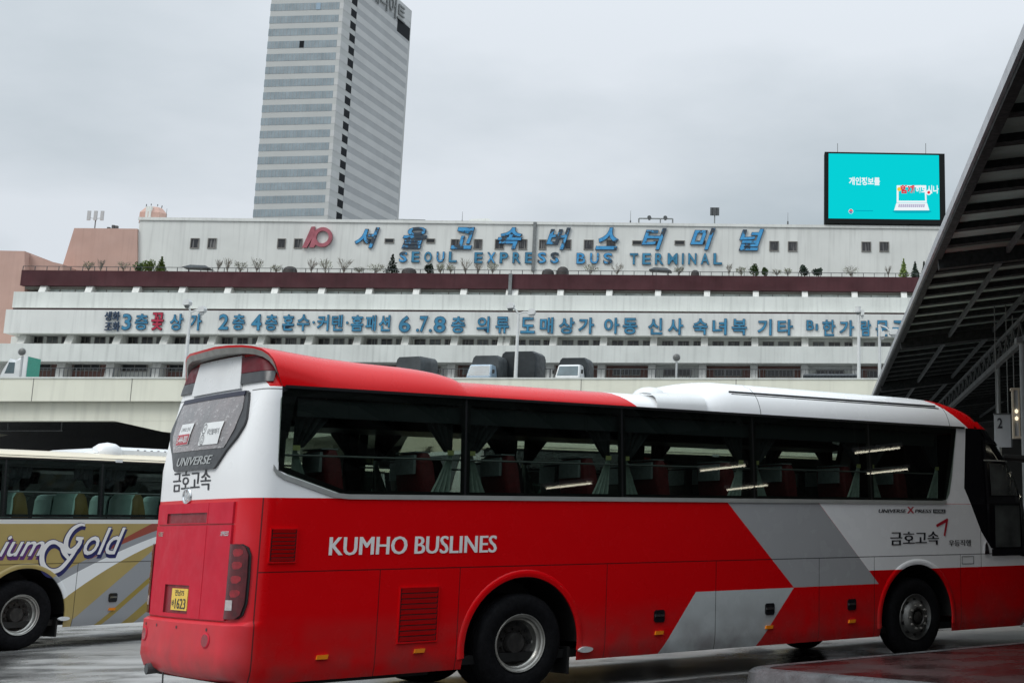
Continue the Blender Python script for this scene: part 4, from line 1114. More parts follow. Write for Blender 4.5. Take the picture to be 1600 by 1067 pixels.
def latin(word, u0, u1, v0, v1):
    wd = {'I': .5, 'M': 1.12}; tot = sum(wd.get(c, 1) for c in word); u = u0; st = (u1-u0)/(tot-.36)
    for c in word:
        cw = st*wd.get(c, 1); sign_letter(c, u+.5, u+cw-st*.36, v0, v1, 14, LB if c in 'SUXB' else MT['letter_teal'], LE, 0, .016, .15, .014); u += cw
latin('SEOUL', 624, 714, 394.5, 409.5); latin('EXPRESS', 741.5, 873, 395.5, 411); latin('BUS', 901, 956.5, 396.5, 412); latin('TERMINAL', 984, 1127.5, 397, 413)
# pink emblem: a ring joined to a slanting stroke
em = MB(); x0, z0 = T.at(505.2, 371.5, 14); px_m = T.x(501.5,371,14)-T.x(500.5,371,14)
for q in range(40):
    a0, a1 = 2*PI*q/40, 2*PI*(q+1)/40; P = []
    for a in (a0, a1):
        for r, y in ((20.5,13.9),(20.5,13.5),(13,13.5),(13,13.9)):
            P.append((x0+(r*px_m*.74)*math.cos(a), y, z0+r*px_m*.79*math.sin(a)))
    em.add(P, [(0,1,5,4),(1,2,6,5),(2,3,7,6)])
em.prism([T.at(u, v, 14) for u, v in [(473.5,388),(480.5,388),(493,367),(493.5,355),(488,355.5)]], lambda a, c, d: (a, d, c), 13.49, 13.9)
em.prism([T.at(u, v, 14) for u, v in [(484.5,387.5),(491.5,387.5),(497,379),(490,371)]], lambda a, c, d: (a, d, c), 13.51, 13.9)
em.build('sign_emblem', MT['letter_pink'], term)
LT = MT['letter_teal']
row = [('생화',164.3,188.5,487.5,501),('조화',164.3,188.5,503.5,517.5),('3',191,206.5,491,515.5),('층',210.5,233,491,515.5),('꽃',236,257.5,489,516),('상',265.5,287.5,491,516),('가',294.5,316.5,491,516),('2',342,358.5,491.5,515),('층',363,384,491.5,515.5),
 ('4',393,410,492,516),('층',414,435,492,516.5),('혼',441,461,492,516.5),('수',464,485,492,517),('·',488.5,492.5,502,506),('커',495.6,515,492.5,517),('텐',518,537,492.5,517),('·',541,545,502.5,506.5),('홈',548,569,493,517.5),('패',571,589,493,517.5),('션',592,611,493,517.5),
 ('6',623.5,642,494.5,519),('.',650.5,655,514,518.5),('7',655.5,669,494.5,518.5),('.',670.5,675,514.5,519),('8',678,697,495,519.5),('층',705,727.5,495,520),('의',745,765.4,495,520),('류',774.4,796,495.5,520.5),
 ('도',813.5,836.5,496.5,520.5),('매',843.6,865,496.5,521),('상',873.6,898,497,521.5),('가',904,928.5,497,521.5),('아',944,968,497.2,521.5),('동',973,996,497.5,522),('신',1013,1035,497.8,522.5),('사',1044,1067.6,498,523),('숙',1083,1105.5,498.5,523),('녀',1113.4,1135.4,498.5,523.3),('복',1143.5,1166.8,499,523.5),('기',1184,1205.6,499.3,524),('타',1215,1238.6,499.7,524),
 ('B',1260,1271.6,500.5,516),('1',1274.3,1277.8,506,516.5),('한',1285,1305,500.5,525),('가',1312,1334,501,525),('람',1345,1360.5,501,525),('문',1368.5,1388,501.3,525.3),('구',1394.5,1412,501.5,525.5),('점',1420,1441,501.5,525.5)]
for s, u0, u1, v0, v1 in row:
    small = s in ('생화', '조화'); red = s == '꽃'
    sign_letter(s, u0+.6, u1-.6, v0+.6, v1-.6, 2.5, MT['letter_red'] if red else (MT['letter_dark'] if small else LT) if small else LT, MT['letter_edge_r'] if red else LE, 0, .016, .10, .018) if not small else sign_letter(s, u0, u1, v0, v1, 2.5, LE, LE, 0, .0, .2)

# things on its roof
def roof_thing(name, label, cat, u, v, off, group=None):
    x, z = T.at(u, v, off); return empty(name, T.w(x, off, z), FANG, label, cat, group)
pxs = lambda off: (T.x(701, 480, off)-T.x(700, 480, off))
P14 = pxs(16)
tk = roof_thing('water_tank', 'pink octagonal plant room with a pale panel on the roof at left', 'tank', 238.5, 346, 20)
b = MB(); q = pxs(20); prf = [(21*q,0),(21*q,15*q),(14*q,23*q),(11*q,25*q),(0,25.2*q)]
b.lathe(prf, (0,0,-.3), 'z', 8); b.build('shell', MT['pink'], tk)
b = MB(); b.box(-4*q,4*q,-20.8*q,-14*q,0,20*q); b.build('hatch', MT['concrete'], tk)
b = MB()
for i in range(8):
    a = 2*PI*i/8; b.tube((12*q*math.cos(a),12*q*math.sin(a),23*q),(12*q*math.cos(a),12*q*math.sin(a),26*q),.06,n=5)
b.build('railing', MT['steel_dark'], tk)
def antenna(label, u, v0, v1, wpx, n, off, group=None):
    a = roof_thing('mobile_antenna', label, 'antenna', u, v0, off, group); q = pxs(off); h = (v0-v1)*q
    b = MB(); b.tube((0,0,-.5),(0,0,h*.95),.09,n=8); b.build('mast', MT['steel_mid'], a)
    for i in range(n):
        xo = (i-(n-1)/2)*wpx*q/max(1,n-1); p = MB()
        p.box(xo-.22, xo+.22, -.3, -.05, h*.45, h*.99); p.bar((xo,-.1,h*.6),(0,0,h*.55),.06); p.build('panel', MT['steel_dark'] if n > 3 else MT['alu'], a)
    return a
def rod(label, u, v0, v1, off, r=.05):
    a = roof_thing('lightning_rod', label, 'rod', u, v0, off, 'thin rods on the roof edge'); h = (v0-v1)*pxs(off)
    b = MB(); b.tube((0,0,-.3),(0,0,h),r,r*.5,n=6); b.build('rod', MT['steel_mid'], a); b = MB(); b.tube((0,0,-.3),(0,0,.25),r*2.2,n=8); b.build('base', MT['steel_dark'], a)
antenna('cluster of three panel antennas on poles above the pink stair block', 148, 357, 329, 20, 3, 22)
antenna('dark four panel antenna on a short mast above the letters of TERMINAL', 1116.5, 347.5, 323, 10, 4, 18)
a = roof_thing('vent_unit', 'small dark roof vents beside the antenna cluster on the pink block', 'vent', 175, 357.3, 20)
for i, (dx, h) in enumerate(((-8,2.5),(-1,6),(4,5))):
    b = MB(); b.box(dx*.09, dx*.09+.35, 0, .5, -.2, h*.09); b.build('vent_box', MT['steel_dark'], a)
for l, u, v0, v1 in (('thin rod on the roof edge right of the plant room',259,346,325),('thin rod on the roof between the emblem tower and the first dome',722,347,330),('thin rod on the roof left of the pipe frame',985,347.5,328),('thin rod on the roof left of the screen',1231,348.5,331)): rod(l, u, v0, v1, 17)
pf = roof_thing('pipe_frame', 'bent pipe railing with valves on the roof left of the dark antenna', 'pipework', 1027, 347, 17); q = pxs(17)
b = MB(); b.path([(-30*q,0,-.2),(-30*q,0,5.5*q),(-15*q,0,5.5*q),(25*q,0,5.5*q),(25*q,0,-.2)], .12, 6); b.path([(5*q,0,-.2),(5*q,0,5.5*q)],.1,6); b.build('pipe', MT['steel_mid'], pf)
for dx in (-13, 13): b = MB(); b.tube((dx*q,0,3*q),(dx*q,0,9*q),.16,n=8); b.tube((dx*q,-.3,7*q),(dx*q,.3,7*q),.3,n=10); b.build('valve', MT['steel_dark'], pf)
rf_ = roof_thing('roof_hatch', 'low sloping roof hatch edge on the roof near the tower foot', 'hatch', 770, 347, 17)
b = MB(); b.prism([(-38*q,-.3),(-38*q,4*q),(-8*q,6*q),(0,1.5*q),(38*q,1.0*q),(38*q,-.3)], lambda a_, c, d: (a_, d, c), 0, 3); b.build('hood', MT['wall_white'], rf_)
rg = roof_thing('roof_guardrail', 'thin grey guardrail on the roof right of the tower foot', 'railing', 640, 346.5, 16)
b = MB(); b.path([(-25*q,0,0),(-22*q,0,3.5*q),(24*q,0,3.0*q),(26*q,0,0)], .07, 6); b.path([(-8*q,0,0),(-8*q,0,3.4*q)],.05,6); b.path([(9*q,0,0),(9*q,0,3.2*q)],.05,6); b.build('rail', MT['steel_mid'], rg)

# LED screen
sc_ = empty('led_screen', T.w(T.x(1382,348,13.5), 13.5, T.z(348.5,13.5,1382)), FANG, 'bright turquoise advertising screen in a black housing on the roof', 'screen')
sx0, sz0 = T.at(1288.3, 348, 13.5); sx1, sz1 = T.at(1476, 240.5, 13.5); ox, oz = T.x(1382,348,13.5), T.z(348.5,13.5,1382)
L_ = lambda u, v: (T.at(u, v, 13.5)[0]-ox, T.at(u, v, 13.5)[1]-oz)
b = MB(); b.box(sx0-ox, sx1-ox, 0, 2.2, sz0-oz-.1, sz1-oz); b.build('housing', MT['screen_black'], sc_)
(p0x, p0z), (p1x, p1z) = L_(1294.5, 341.5), L_(1467, 243)
b = MB(); b.add([(p0x,-.03,p0z),(p1x,-.03,p0z),(p1x,-.03,p1z),(p0x,-.03,p1z)], [(0,1,2,3)])
scr = b.build('display', emis('turquoise display', (.0,.60,.64), 1.05), sc_)
EW, ER, EN, EB = emis('white pixels', (.85,.92,.95), 1), emis('red pixels', (.75,.03,.05), 1), emis('blue pixels', (.02,.10,.35), 1), emis('deep turquoise pixels', (.0,.40,.50), 1)
EY = emis('yellow pixels', (.9,.6,.05), 1)
def scr_text(s, u0, u1, v0, v1, mat, dy=.06, off=.03):
    (a0, c0), (a1, c1) = L_(u0, v1), L_(u1, v0); t = MB()
    put_text(t, s, a1-a0, c1-c0, lambda p, q, c: ((a0+a1)/2+p, -dy, (c0+c1)/2+q), 0, 0, off); return t.build('screen_lettering', mat, scr)
scr_text('개인정보를', 1327, 1374.5, 278, 289, EW)
def scr_poly(pts, mat, dy=.05, name='screen_picture'):
    t = MB(); P = [L_(u, v) for u, v in pts]; t.add([(a, -dy, c) for a, c in P], [tuple(range(len(P)))]); return t.build(name, mat, scr)
scr_poly([(1394,331),(1400,328),(1450,328),(1456,331),(1450,333),(1400,333)], EB, .04)
t = MB()
P = [L_(u, v) for u, v in [(1401,290),(1447,290),(1448,317),(1401,317)]]; Q = [L_(u, v) for u, v in [(1404,293),(1444.5,293),(1445.5,314),(1404,314)]]
t.add([(a, -.06, c) for a, c in P+Q], [(0,1,5,4),(1,2,6,5),(2,3,7,6),(3,0,4,7)])
P = [L_(u, v) for u, v in [(1400.5,317.5),(1448.5,317.5),(1452,329),(1397,329)]]; t.add([(a, -.06, c) for a, c in P], [(0,1,2,3)])
t.build('screen_picture', EW, scr)
t = MB()
for r_ in range(3):
    for c_ in range(13):
        P = [L_(u, v) for u, v in [(1404+c_*3.2-r_*.3,319.5+r_*1.7),(1406.6+c_*3.2-r_*.3,319.5+r_*1.7),(1406.6+c_*3.2-r_*.3,320.7+r_*1.7),(1404+c_*3.2-r_*.3,320.7+r_*1.7)]]
        t.add([(a, -.075, c) for a, c in P], [(0,1,2,3)])
t.build('screen_picture', emis('mauve pixels', (.35,.30,.50), 1), scr)
scr_text('함께', 1407.5, 1428, 290.5, 302, ER, .09, .05)
scr_text('해보시나', 1431, 1466, 290.5, 302, EW, .085, .03)
def scr_disc(u, v, r, mat, dy, a0=0, a1=2*PI):
    t = MB(); P = [L_(u+r*math.cos(a0+(a1-a0)*i/20), v-r*math.sin(a0+(a1-a0)*i/20)) for i in range(20)]; t.add([(a, -dy, c) for a, c in P], [tuple(range(20))]); t.build('screen_picture', mat, scr)
scr_disc(1405,296,3.2,EY,.08); scr_disc(1451,301,4.2,EW,.07); scr_disc(1451,301,2.4,ER,.08)
scr_disc(1329.5,330.5,3.6,EW,.05); scr_disc(1329.5,330.5,3.0,ER,.06,0,PI); scr_disc(1329.5,330.5,3.0,EN,.062,PI,2*PI)
scr_poly([(1336,329),(1364,329),(1364,330.4),(1336,330.4)], EB, .04)
for u in (1309, 1447):
    a0, c0 = L_(u, 240.5); a1, c1 = L_(u, 223); b = MB(); b.tube((a0,.5,c0-.2),(a1,.5,c1),.05,n=6); b.build('rod', MT['steel_mid'], sc_)

# ------------------------------------------------------------------ terrace planting
def leaves(mb, c, rx, rz, n, size, mi=0, shape='ball', rnd=random):
    for _ in range(n):
        while True:
            p = Vector((rnd.uniform(-1,1), rnd.uniform(-1,1), rnd.uniform(-1,1)))
            if p.length < 1: break
        if shape == 'cone':
            t = rnd.random()**1.3; rr = (1-t)*rnd.random()**.5; a = rnd.uniform(0, 2*PI); p = Vector((rr*math.cos(a), rr*math.sin(a), t*2-1))
        q = Vector((c[0]+p.x*rx, c[1]+p.y*rx, c[2]+p.z*rz)); s_ = size*rnd.uniform(.6, 1.3)
        x = Vector((rnd.gauss(0,1), rnd.gauss(0,1), rnd.gauss(0,1))).normalized(); y = x.orthogonal().normalized()
        mb.add([q-x*s_, q+y*s_*.55, q+x*s_, q-y*s_*.55], [(0,1,2,3)], mi)
def plant(kind, u, vtop, wpx, label, off=9.5, vb=None):
    vb = vb or (423.5 + (u-140)*.0065 + 2)
    x, z = T.at(u, vb, off); q = pxs(off); h = max(.9, (vb-vtop)*q); r = max(.5, wpx*q/2)
    names = dict(bare=('sapling','sapling'), sparse=('young_tree','tree'), green=('leafy_shrub','shrub'), conifer=('conifer','conifer'), dome=('garden_dome','cover'), low=('low_shrub','shrub'))
    rnd = random.Random(int(u*7+vtop))
    o = empty(names[kind][0], T.w(x, off, z_mar_t-.9 if kind != 'dome' else z_mar_t-.9), rnd.uniform(0, 6), label, names[kind][1], 'plants along the roof terrace' if kind != 'dome' else 'dark domes on the roof terrace')
    base = z - (z_mar_t-.9)
    if kind == 'dome':
        b = MB(); b.lathe([(r,base*.0),(r*.97,base+h*.45),(r*.75,base+h*.8),(r*.4,base+h*.96),(0,base+h)], (0,0,0), 'z', 16); b.build('cover', MT['dome'], o, 60)
        b = MB(); b.lathe([(r*1.04,base*.5),(r*1.04,base*.5+.12),(r*1.0,base*.5+.14)], (0,0,0), 'z', 16); b.build('hoop', MT['steel_dark'], o); return
    top = base+h
    tr = MB(); tr.tube((0,0,-.05),(0,0,base+h*(.35 if kind in ('bare','sparse') else .6)), .09, .05, n=6)
    tw = MB()
    if kind in ('bare','sparse','low'):
        st = (0,0,base+h*.2)
        for i in range(26 if kind == 'bare' else 18):
            a = rnd.uniform(0, 2*PI); rr = r*rnd.uniform(.35, 1); hh = base+h*rnd.uniform(.6, 1.0)
            p1 = (rr*.5*math.cos(a), rr*.5*math.sin(a), base+h*rnd.uniform(.35,.6)); p2 = (rr*math.cos(a), rr*math.sin(a), hh)
            tw.tube((0,0,base+h*rnd.uniform(.05,.4)), p1, .032, .02, n=4); tw.tube(p1, p2, .02, .008, n=3)
            for k in range(3):
                a2 = a+rnd.uniform(-1.2,1.2); f_ = rnd.uniform(.3,.9); s0 = Vector(p1).lerp(Vector(p2), f_)
                tw.tube(s0, s0+Vector((math.cos(a2)*r*.3, math.sin(a2)*r*.3, h*rnd.uniform(.08,.25))), .018, .008, n=3)
        tr.build('trunk', MT['bark'], o); tw.build('branches', MT['twig'], o)
        if kind != 'bare':
            lf = MB(); leaves(lf, (0,0,base+h*.62), r, h*.36, 150 if kind == 'sparse' else 160, .085, rnd=rnd); lf.build('crown', MT['leaf_sparse'], o)
    else:
        tr.build('trunk', MT['bark'], o); lf = MB()
        if kind == 'conifer':
            for k in range(7):
                t = k/6; leaves(lf, (0,0,base+h*(.12+.78*t)), r*(1.02-.92*t), h*.09, int(110*(1-t)+16), .15, rnd=rnd)
            leaves(lf, (0,0,base+h*.5), r*.8, h*.5, 160, .14, shape='cone', rnd=rnd)
        else:
            for k in range(7):
                a = rnd.uniform(0,2*PI); rr = r*rnd.uniform(.1,.6)
                leaves(lf, (rr*math.cos(a), rr*math.sin(a), base+h*rnd.uniform(.3,.72)), r*.48, h*.3, 70, .15, rnd=rnd)
        bright = 'yellow' in label or 'bright' in label
        lf.build('crown', MT['leaf_bright'] if bright else MT['leaf_dark'] if ('dark' in label) else MT['leaf_green'], o)
for pl_ in [
 ('sparse',138,408,18,'thin greenish tree at the left end of the terrace before the pink stair block'),
 ('bare',157,405,12,'leafless sapling before the pink stair block, right of a thin greenish tree'),
 ('sparse',192,408,22,'thin tree in front of the right edge of the pink stair block'),
 ('green',216,406,24,'light green shrub where the pink block meets the white wall'),
 ('green',233,405,26,'bright bushy shrub left of the tallest point of the green clump'),
 ('conifer',251,400.5,20,'bright pointed tree ending the green clump at left of the terrace'),
 ('bare',340,404,12,'slim leafless sapling just right of the left black parasol'),
 ('bare',355,403,15,'leafless sapling below and right of the leftmost pair of upper windows'),
 ('sparse',375,408,22,'broad thin tree third from the left black parasol'),
 ('sparse',401,403,20,'upright thin tree left of the second pair of upper windows'),
 ('low',431,414,20,'low grey green shrub left of the first dark dome'),
 ('bare',486,404,18,'leafless sapling under the pink emblem, left one of three'),
 ('sparse',508,404,22,'thin budding tree under the right side of the pink emblem'),
 ('bare',537,402,26,'wide leafless sapling right of the pink emblem'),
 ('low',561,417,18,'low sparse shrub below the first blue letter'),
 ('sparse',587,412,30,'wide low thin tree left of the dark fir'),
 ('conifer',612,395.5,25,'dark green fir standing left of the word SEOUL'),
 ('green',671,411,22,'dark rounded shrub below the letter O of SEOUL'),
 ('sparse',688,411,15,'thin greenish tree below the letter U of SEOUL'),
 ('sparse',704,412,15,'thin greenish tree below the letter L of SEOUL'),
 ('bare',727,404,20,'leafless sapling in the gap between SEOUL and EXPRESS'),
 ('bare',747,410,16,'leafless sapling below the first letter of EXPRESS'),
 ('sparse',769,408,20,'thin tree below the letters XP of EXPRESS'),
 ('sparse',923,412,26,'thin wide tree below the word BUS'),
 ('bare',964,412,22,'leafless sapling in the gap between BUS and TERMINAL'),
 ('sparse',1061,415,18,'small thin tree right of the right black parasol'),
 ('bare',1139,411,12,'slim leafless sapling right of the last letter of TERMINAL'),
 ('low',1158,416,18,'low sparse shrub below the last blue letter'),
 ('green',1177,409,20,'rounded green shrub below and right of the last blue letter'),
 ('green',1195,416,14,'small green shrub right of a larger rounded one'),
 ('low',1214,420,18,'low greenish shrub below the right group of upper windows'),
 ('low',1231,418,14,'tiny greenish shrub below the second window right of the blue letters'),
 ('green',1257,411,18,'green shrub standing left of a dark dense one'),
 ('green',1279,415,24,'dark dense shrub left of the wide bare tree'),
 ('sparse',1330,416,32,'wide flat thin tree below the turquoise screen'),
 ('bare',1388,415,12,'small leafless sapling left of the three conifers'),
 ('conifer',1412,401.5,18,'bright yellow green conifer, left of three near the canopy'),
 ('conifer',1430,406.5,16,'dark conifer in the middle of three near the canopy'),
 ('conifer',1444,406.5,13,'dark narrow conifer nearest to the canopy edge'),
 ('dome',453,416,22,'dark dome on the terrace left of the pink emblem'),
 ('dome',639,421,24,'low dark dome on the terrace below the word SEOUL'),
 ('dome',856,421,20,'low dark dome below the last letters of EXPRESS'),
 ('dome',879,416,20,'tall dark dome right of a lower dome below EXPRESS'),
 ('dome',1086,423,14,'small dark dome below the word TERMINAL')]:
    plant(*pl_)
for u, v0, v1, wd, lab in ((309.5,414.5,425,42,'black flat parasol shelter at the left of the roof terrace'),(1032,418.5,428,36,'black flat parasol shelter below the word TERMINAL')):
    off = 8.2; x, z = T.at(u, v1, off); q = pxs(off); zz = T.z(v0, off, u) - (z_mar_t-.9)
    o = empty('parasol_shelter', T.w(x, off, z_mar_t-.9), FANG, lab, 'shelter', 'black shelters on the roof terrace')
    b = MB(); hw = wd*q/2
    b.add([(-hw,-1.2,zz-.45),(hw,-1.2,zz-.6),(hw,1.2,zz-.6),(-hw,1.2,zz-.45),(-hw*.55,-.4,zz),(hw*.55,-.4,zz-.08),(hw*.55,.4,zz-.08),(-hw*.55,.4,zz)], [(0,1,5,4),(1,2,6,5),(2,3,7,6),(3,0,4,7),(4,5,6,7),(0,3,2,1)]); b.build('roof', MT['canvas_black'], o)
    for sx in (-.7, .7):
        b = MB(); b.tube((sx*hw,0,-.05),(sx*hw,0,zz-.3),.07,n=6); b.build('post', MT['steel_dark'], o)

# ------------------------------------------------------------------ elevated bus ramp
V = Frame(95.0)
ramp_o = empty('elevated_ramp', tuple(V.O), FANG, 'cream concrete elevated roadway on piers crossing behind the coaches', 'bridge')
zpt = V.z(592); zpb = zpt-(V.z(586.5,0,0)-V.z(622,0,0)); zgb = zpb-(V.z(622,0,0)-V.z(652,0,0)); zdk = zpt-.72
xl, xr = V.x(-900), V.x(2300)
def vb_(name, x0, x1, y0, y1, z0, z1, mat): b = MB(); b.box(x0, x1, y0, y1, z0, z1); return b.build(name, mat, ramp_o)
vb_('parapet', xl, xr, 0, .35, zpb, zpt, MT['cream'])
vb_('coping', xl, xr, -.06, .41, zpt+.002, zpt+.09, MT['concrete'])
vb_('girder', xl, xr, .55, 1.4, zgb, zpb+.03, MT['cream'])
vb_('deck', xl, xr, .36, 104, zdk-.6, zdk, MT['kerb'])
jt = MB()
for u in (52, 206, 360, 514, 668, 908, 1150): x = V.x(u, 600); jt.box(x-.02, x+.02, -.012, .01, zpb, zpt)
jt.build('parapet_joint', MT['win_frame'], ramp_o)
for i, u in enumerate((-420, 420, 1250)):
    h = V.x(420+125,650)-V.x(420,650); x = V.x(u, 660); b = MB()
    zl = zgb-(V.z(652,0,172)-V.z(669,0,172)); lim = V.x(420,650)-V.x(172,650)
    b.prism([(-lim,zgb),(lim,zgb),(h*1.35,zl),(h*.5,zl-.4),(-h*.5,zl-.4),(-h*1.35,zl)], lambda a, c, d: (x+a, d, c), .56, 14); b.build('pier_cap', MT['cream'], ramp_o)
    b = MB(); b.box(x-1.6, x+1.6, 1.4, 4.5, -.1, zl-.35); b.box(x-1.6, x+1.6, 9, 12, -.1, zl-.35); b.build('pier', MT['cream'], ramp_o)
bw = MB(); bw.box(xl, xr, 60, 60.5, -.1, zdk-.61); bw.build('back_wall', MT['hall_wall'], ramp_o)
hp = MB(); 
for (u0, v0), (u1, v1) in (((-60,673),(98,673)),((97,657),(96,673)),((13,661),(12,673))):
    a, c = V.at(u0, v0, 8), V.at(u1, v1, 8); hp.bar((a[0],8,a[1]),(c[0],8,c[1]),.07)
hp.build('conduit', MT['steel_mid'], ramp_o)
# far railing
fr_ = MB(); yR = 13.0; zR = V.z(575.5, yR); q95 = V.x(701)-V.x(700)
fr_.box(V.x(60,580,yR), V.x(1520,580,yR), yR, yR+.05, zR-.05, zR)
x = V.x(60,580,yR); k = 0
while x < V.x(1520,580,yR):
    wd = .028 if k % 9 else .09; fr_.box(x-wd/2, x+wd/2, yR+.002, yR+.048, zdk, zR-.04); x += .28; k += 1
fro_ = fr_.build('ramp_railing', MT['steel_dark']); fro_.location = V.O; fro_.rotation_euler = (0,0,FANG); tag(fro_, 'thin grey picket railing along the far side of the elevated roadway', 'railing')

def deck_thing(name, label, cat, u, y, rz=0, group=None):
    return empty(name, V.w(V.x(u, 590, y), y, zdk), FANG+rz, label, cat, group)
# trucks stand facing the camera (their front is local -y)
def truck(u, y, rz, w_, top_v, canvas, cab, cabmat, label, L=3.2, wcab=1.62):
    o = deck_thing('cargo_truck', label, 'truck', u, y, rz, 'trucks parked on the elevated roadway')
    top = V.z(top_v, y, u) - zdk; hw = w_/2
    b = MB(); R = []
    for yy, k in ((1.45,.93),(1.6,1.0),(1.6+L-.1,1.0),(1.6+L,.96)):
        R.append([(sx*hw*k, yy, z) for sx, z in ((-1,.75),(-1,top-.42),(-.93,top-.16),(-.78,top*1.0-.03*(k<1)),(.78,top-.03*(k<1)),(.93,top-.16),(1,top-.42),(1,.75))])
    b.grid(R); b.add(R[0], [tuple(range(8))]); b.add(R[-1], [tuple(range(8))]); b.build('canvas_cover', canvas, o, 30)
    b = MB(); b.box(-hw*.9, hw*.9, .2, 1.6+L, .42, .72); b.build('chassis', MT['steel_dark'], o)
    if cab:
        c = MB(); R = []
        for z, yf, k in ((.4,0,.97),(1.0,.0,1.0),(1.05,.02,1.0),(1.75,.38,.88),(1.82,.5,.84)):
            R.append([(-wcab/2*k,1.4,z),(-wcab/2*k,yf+.12,z),(-wcab/2*k*.9,yf,z),(wcab/2*k*.9,yf,z),(wcab/2*k,yf+.12,z),(wcab/2*k,1.4,z)])
        c.grid(R); c.add(R[-1], [tuple(range(6))]); co_ = c.build('cab', cabmat, o, 30)
        p = MB(); k0, k1 = .86, .76
        p.add([(-wcab/2*k0,.01,1.07),(wcab/2*k0,.01,1.07),(wcab/2*k1,.36,1.72),(-wcab/2*k1,.36,1.72)], [(0,1,2,3)]); p.build('windshield', MT['windshield'], co_)
        for sx in (-1, 1):
            p = MB(); p.box(sx*.55-.13, sx*.55+.13, -.02, .02, .72, .88); p.build('headlight', MT['clear_lens'], co_)
            p = MB(); p.box(sx*(wcab/2+.12)-.07, sx*(wcab/2+.12)+.07, .1, .16, 1.2, 1.45); p.build('mirror', MT['black'], co_)
    for sx in (-1, 1):
        for yy in (.75, 1.6+L*.7):
            wl = MB(); wl.tube((sx*(hw*.72)-.09, yy, .32), (sx*(hw*.72)+.09, yy, .32), .32, n=18); wo_ = wl.build('wheel', MT['tyre'], o, 40)
            rm = MB(); rm.tube((sx*(hw*.72)-.095, yy, .32), (sx*(hw*.72)+.095, yy, .32), .18, n=14); rm.build('rim', MT['alu'], wo_, 40)
    return o
truck(617, 2.6, -.35, 1.95, 553, MT['canvas_grey'], False, MT['blue_cab'], 'truck with a slate grey canvas cover, farthest left of the canvas trucks', 1.9)
truck(747, 1.2, -.12, 1.85, 551, MT['canvas_grey'], True, MT['blue_cab'], 'pale blue truck with a grey canvas cover, left of the black box truck', 1.9)
truck(797, 3.0, -.18, 2.45, 544.5, MT['canvas_black'], False, None, 'tall black covered truck body between the lamp post and the blue truck', 2.0)
truck(886, 1.2, -.12, 1.9, 554.5, MT['canvas_black'], True, MT['white_paint'], 'white truck with a black canvas cover right of the lamp post', 1.9)
# low tarpaulin stack
o = deck_thing('tarpaulin_trailer', 'low trailer under a black ribbed tarpaulin near the canopy', 'trailer', 1297, 3, 0)
x0 = V.x(1254,590,3)-V.x(1297,590,3); x1 = V.x(1340,590,3)-V.x(1297,590,3); tz = V.z(583.5,3,1297)-zdk; b = MB(); R = []
n_ = 34
for i in range(n_+1):
    x = x0+(x1-x0)*i/n_; k = .035*(i % 2); R.append([(x,-k,.55),(x+.05,-k,tz-.12),(x+.08,.2,tz-k*.4),(x+.08,1.7,tz-k*.4),(x,1.9+k,.55)])
b.grid(R); b.add(R[0], [(0,1,2,3,4)]); b.add(R[-1], [(0,1,2,3,4)]); b.build('tarpaulin', MT['canvas_black'], o)
b = MB(); b.box(x0+.2, x1-.2, .3, 1.6, .35, .55); b.build('chassis', MT['steel_dark'], o)
for i in range(2):
    b = MB(); b.tube((x1-1.0-i*.9,.2,.32),(x1-1.0-i*.9,1.7,.32),.32,n=16); b.build('wheel', MT['tyre'], o, 40)
# box truck at the far left, seen from its flank with the cab to the left
o = deck_thing('box_truck', 'white cab truck with roof fairing and a green cargo box, at the left edge', 'truck', 36, 2.0, 0); q = V.x(701,590,2)-V.x(700,590,2)
zb_ = V.z(556.5, 2, 40)-zdk
b = MB(); b.box(-6*q, 2.9*q, .121, 1.85, .8, zb_); b.build('cargo_box', MT['green_box'], o)
b = MB(); b.box(-6*q, 2.9*q, .03, .12, .8, zb_+.02); b.build('box_front', MT['white_paint'], o)
c = MB(); R = []
for x, ztop, zbot in ((-36*q,1.25,.5),(-33*q,1.6,.45),(-26*q,2.2,.45),(-22*q,zb_-.55,.45),(-14*q,zb_-.12,.45),(-7*q,zb_-.0,.45)):
    R.append([(x,.15,zbot),(x,.15,ztop-.15),(x,.35,ztop),(x,1.65,ztop),(x,1.85,ztop-.15),(x,1.85,zbot)])
c.grid(R); c.add(R[0], [tuple(range(6))]); c.add(R[-1], [tuple(range(6))]); cb = c.build('cab', MT['white_paint'], o, 40)
p = MB(); p.add([(-30*q,.14,1.25),(-16*q,.14,1.25),(-16*q,.14,1.95),(-25*q,.14,1.95)], [(0,1,2,3)]); p.build('side_window', MT['windshield'], cb)
for x in (-24*q, -2*q):
    w__ = MB(); w__.tube((x,.1,.42),(x,.4,.42),.42,n=20); w__.build('wheel', MT['tyre'], o, 40)
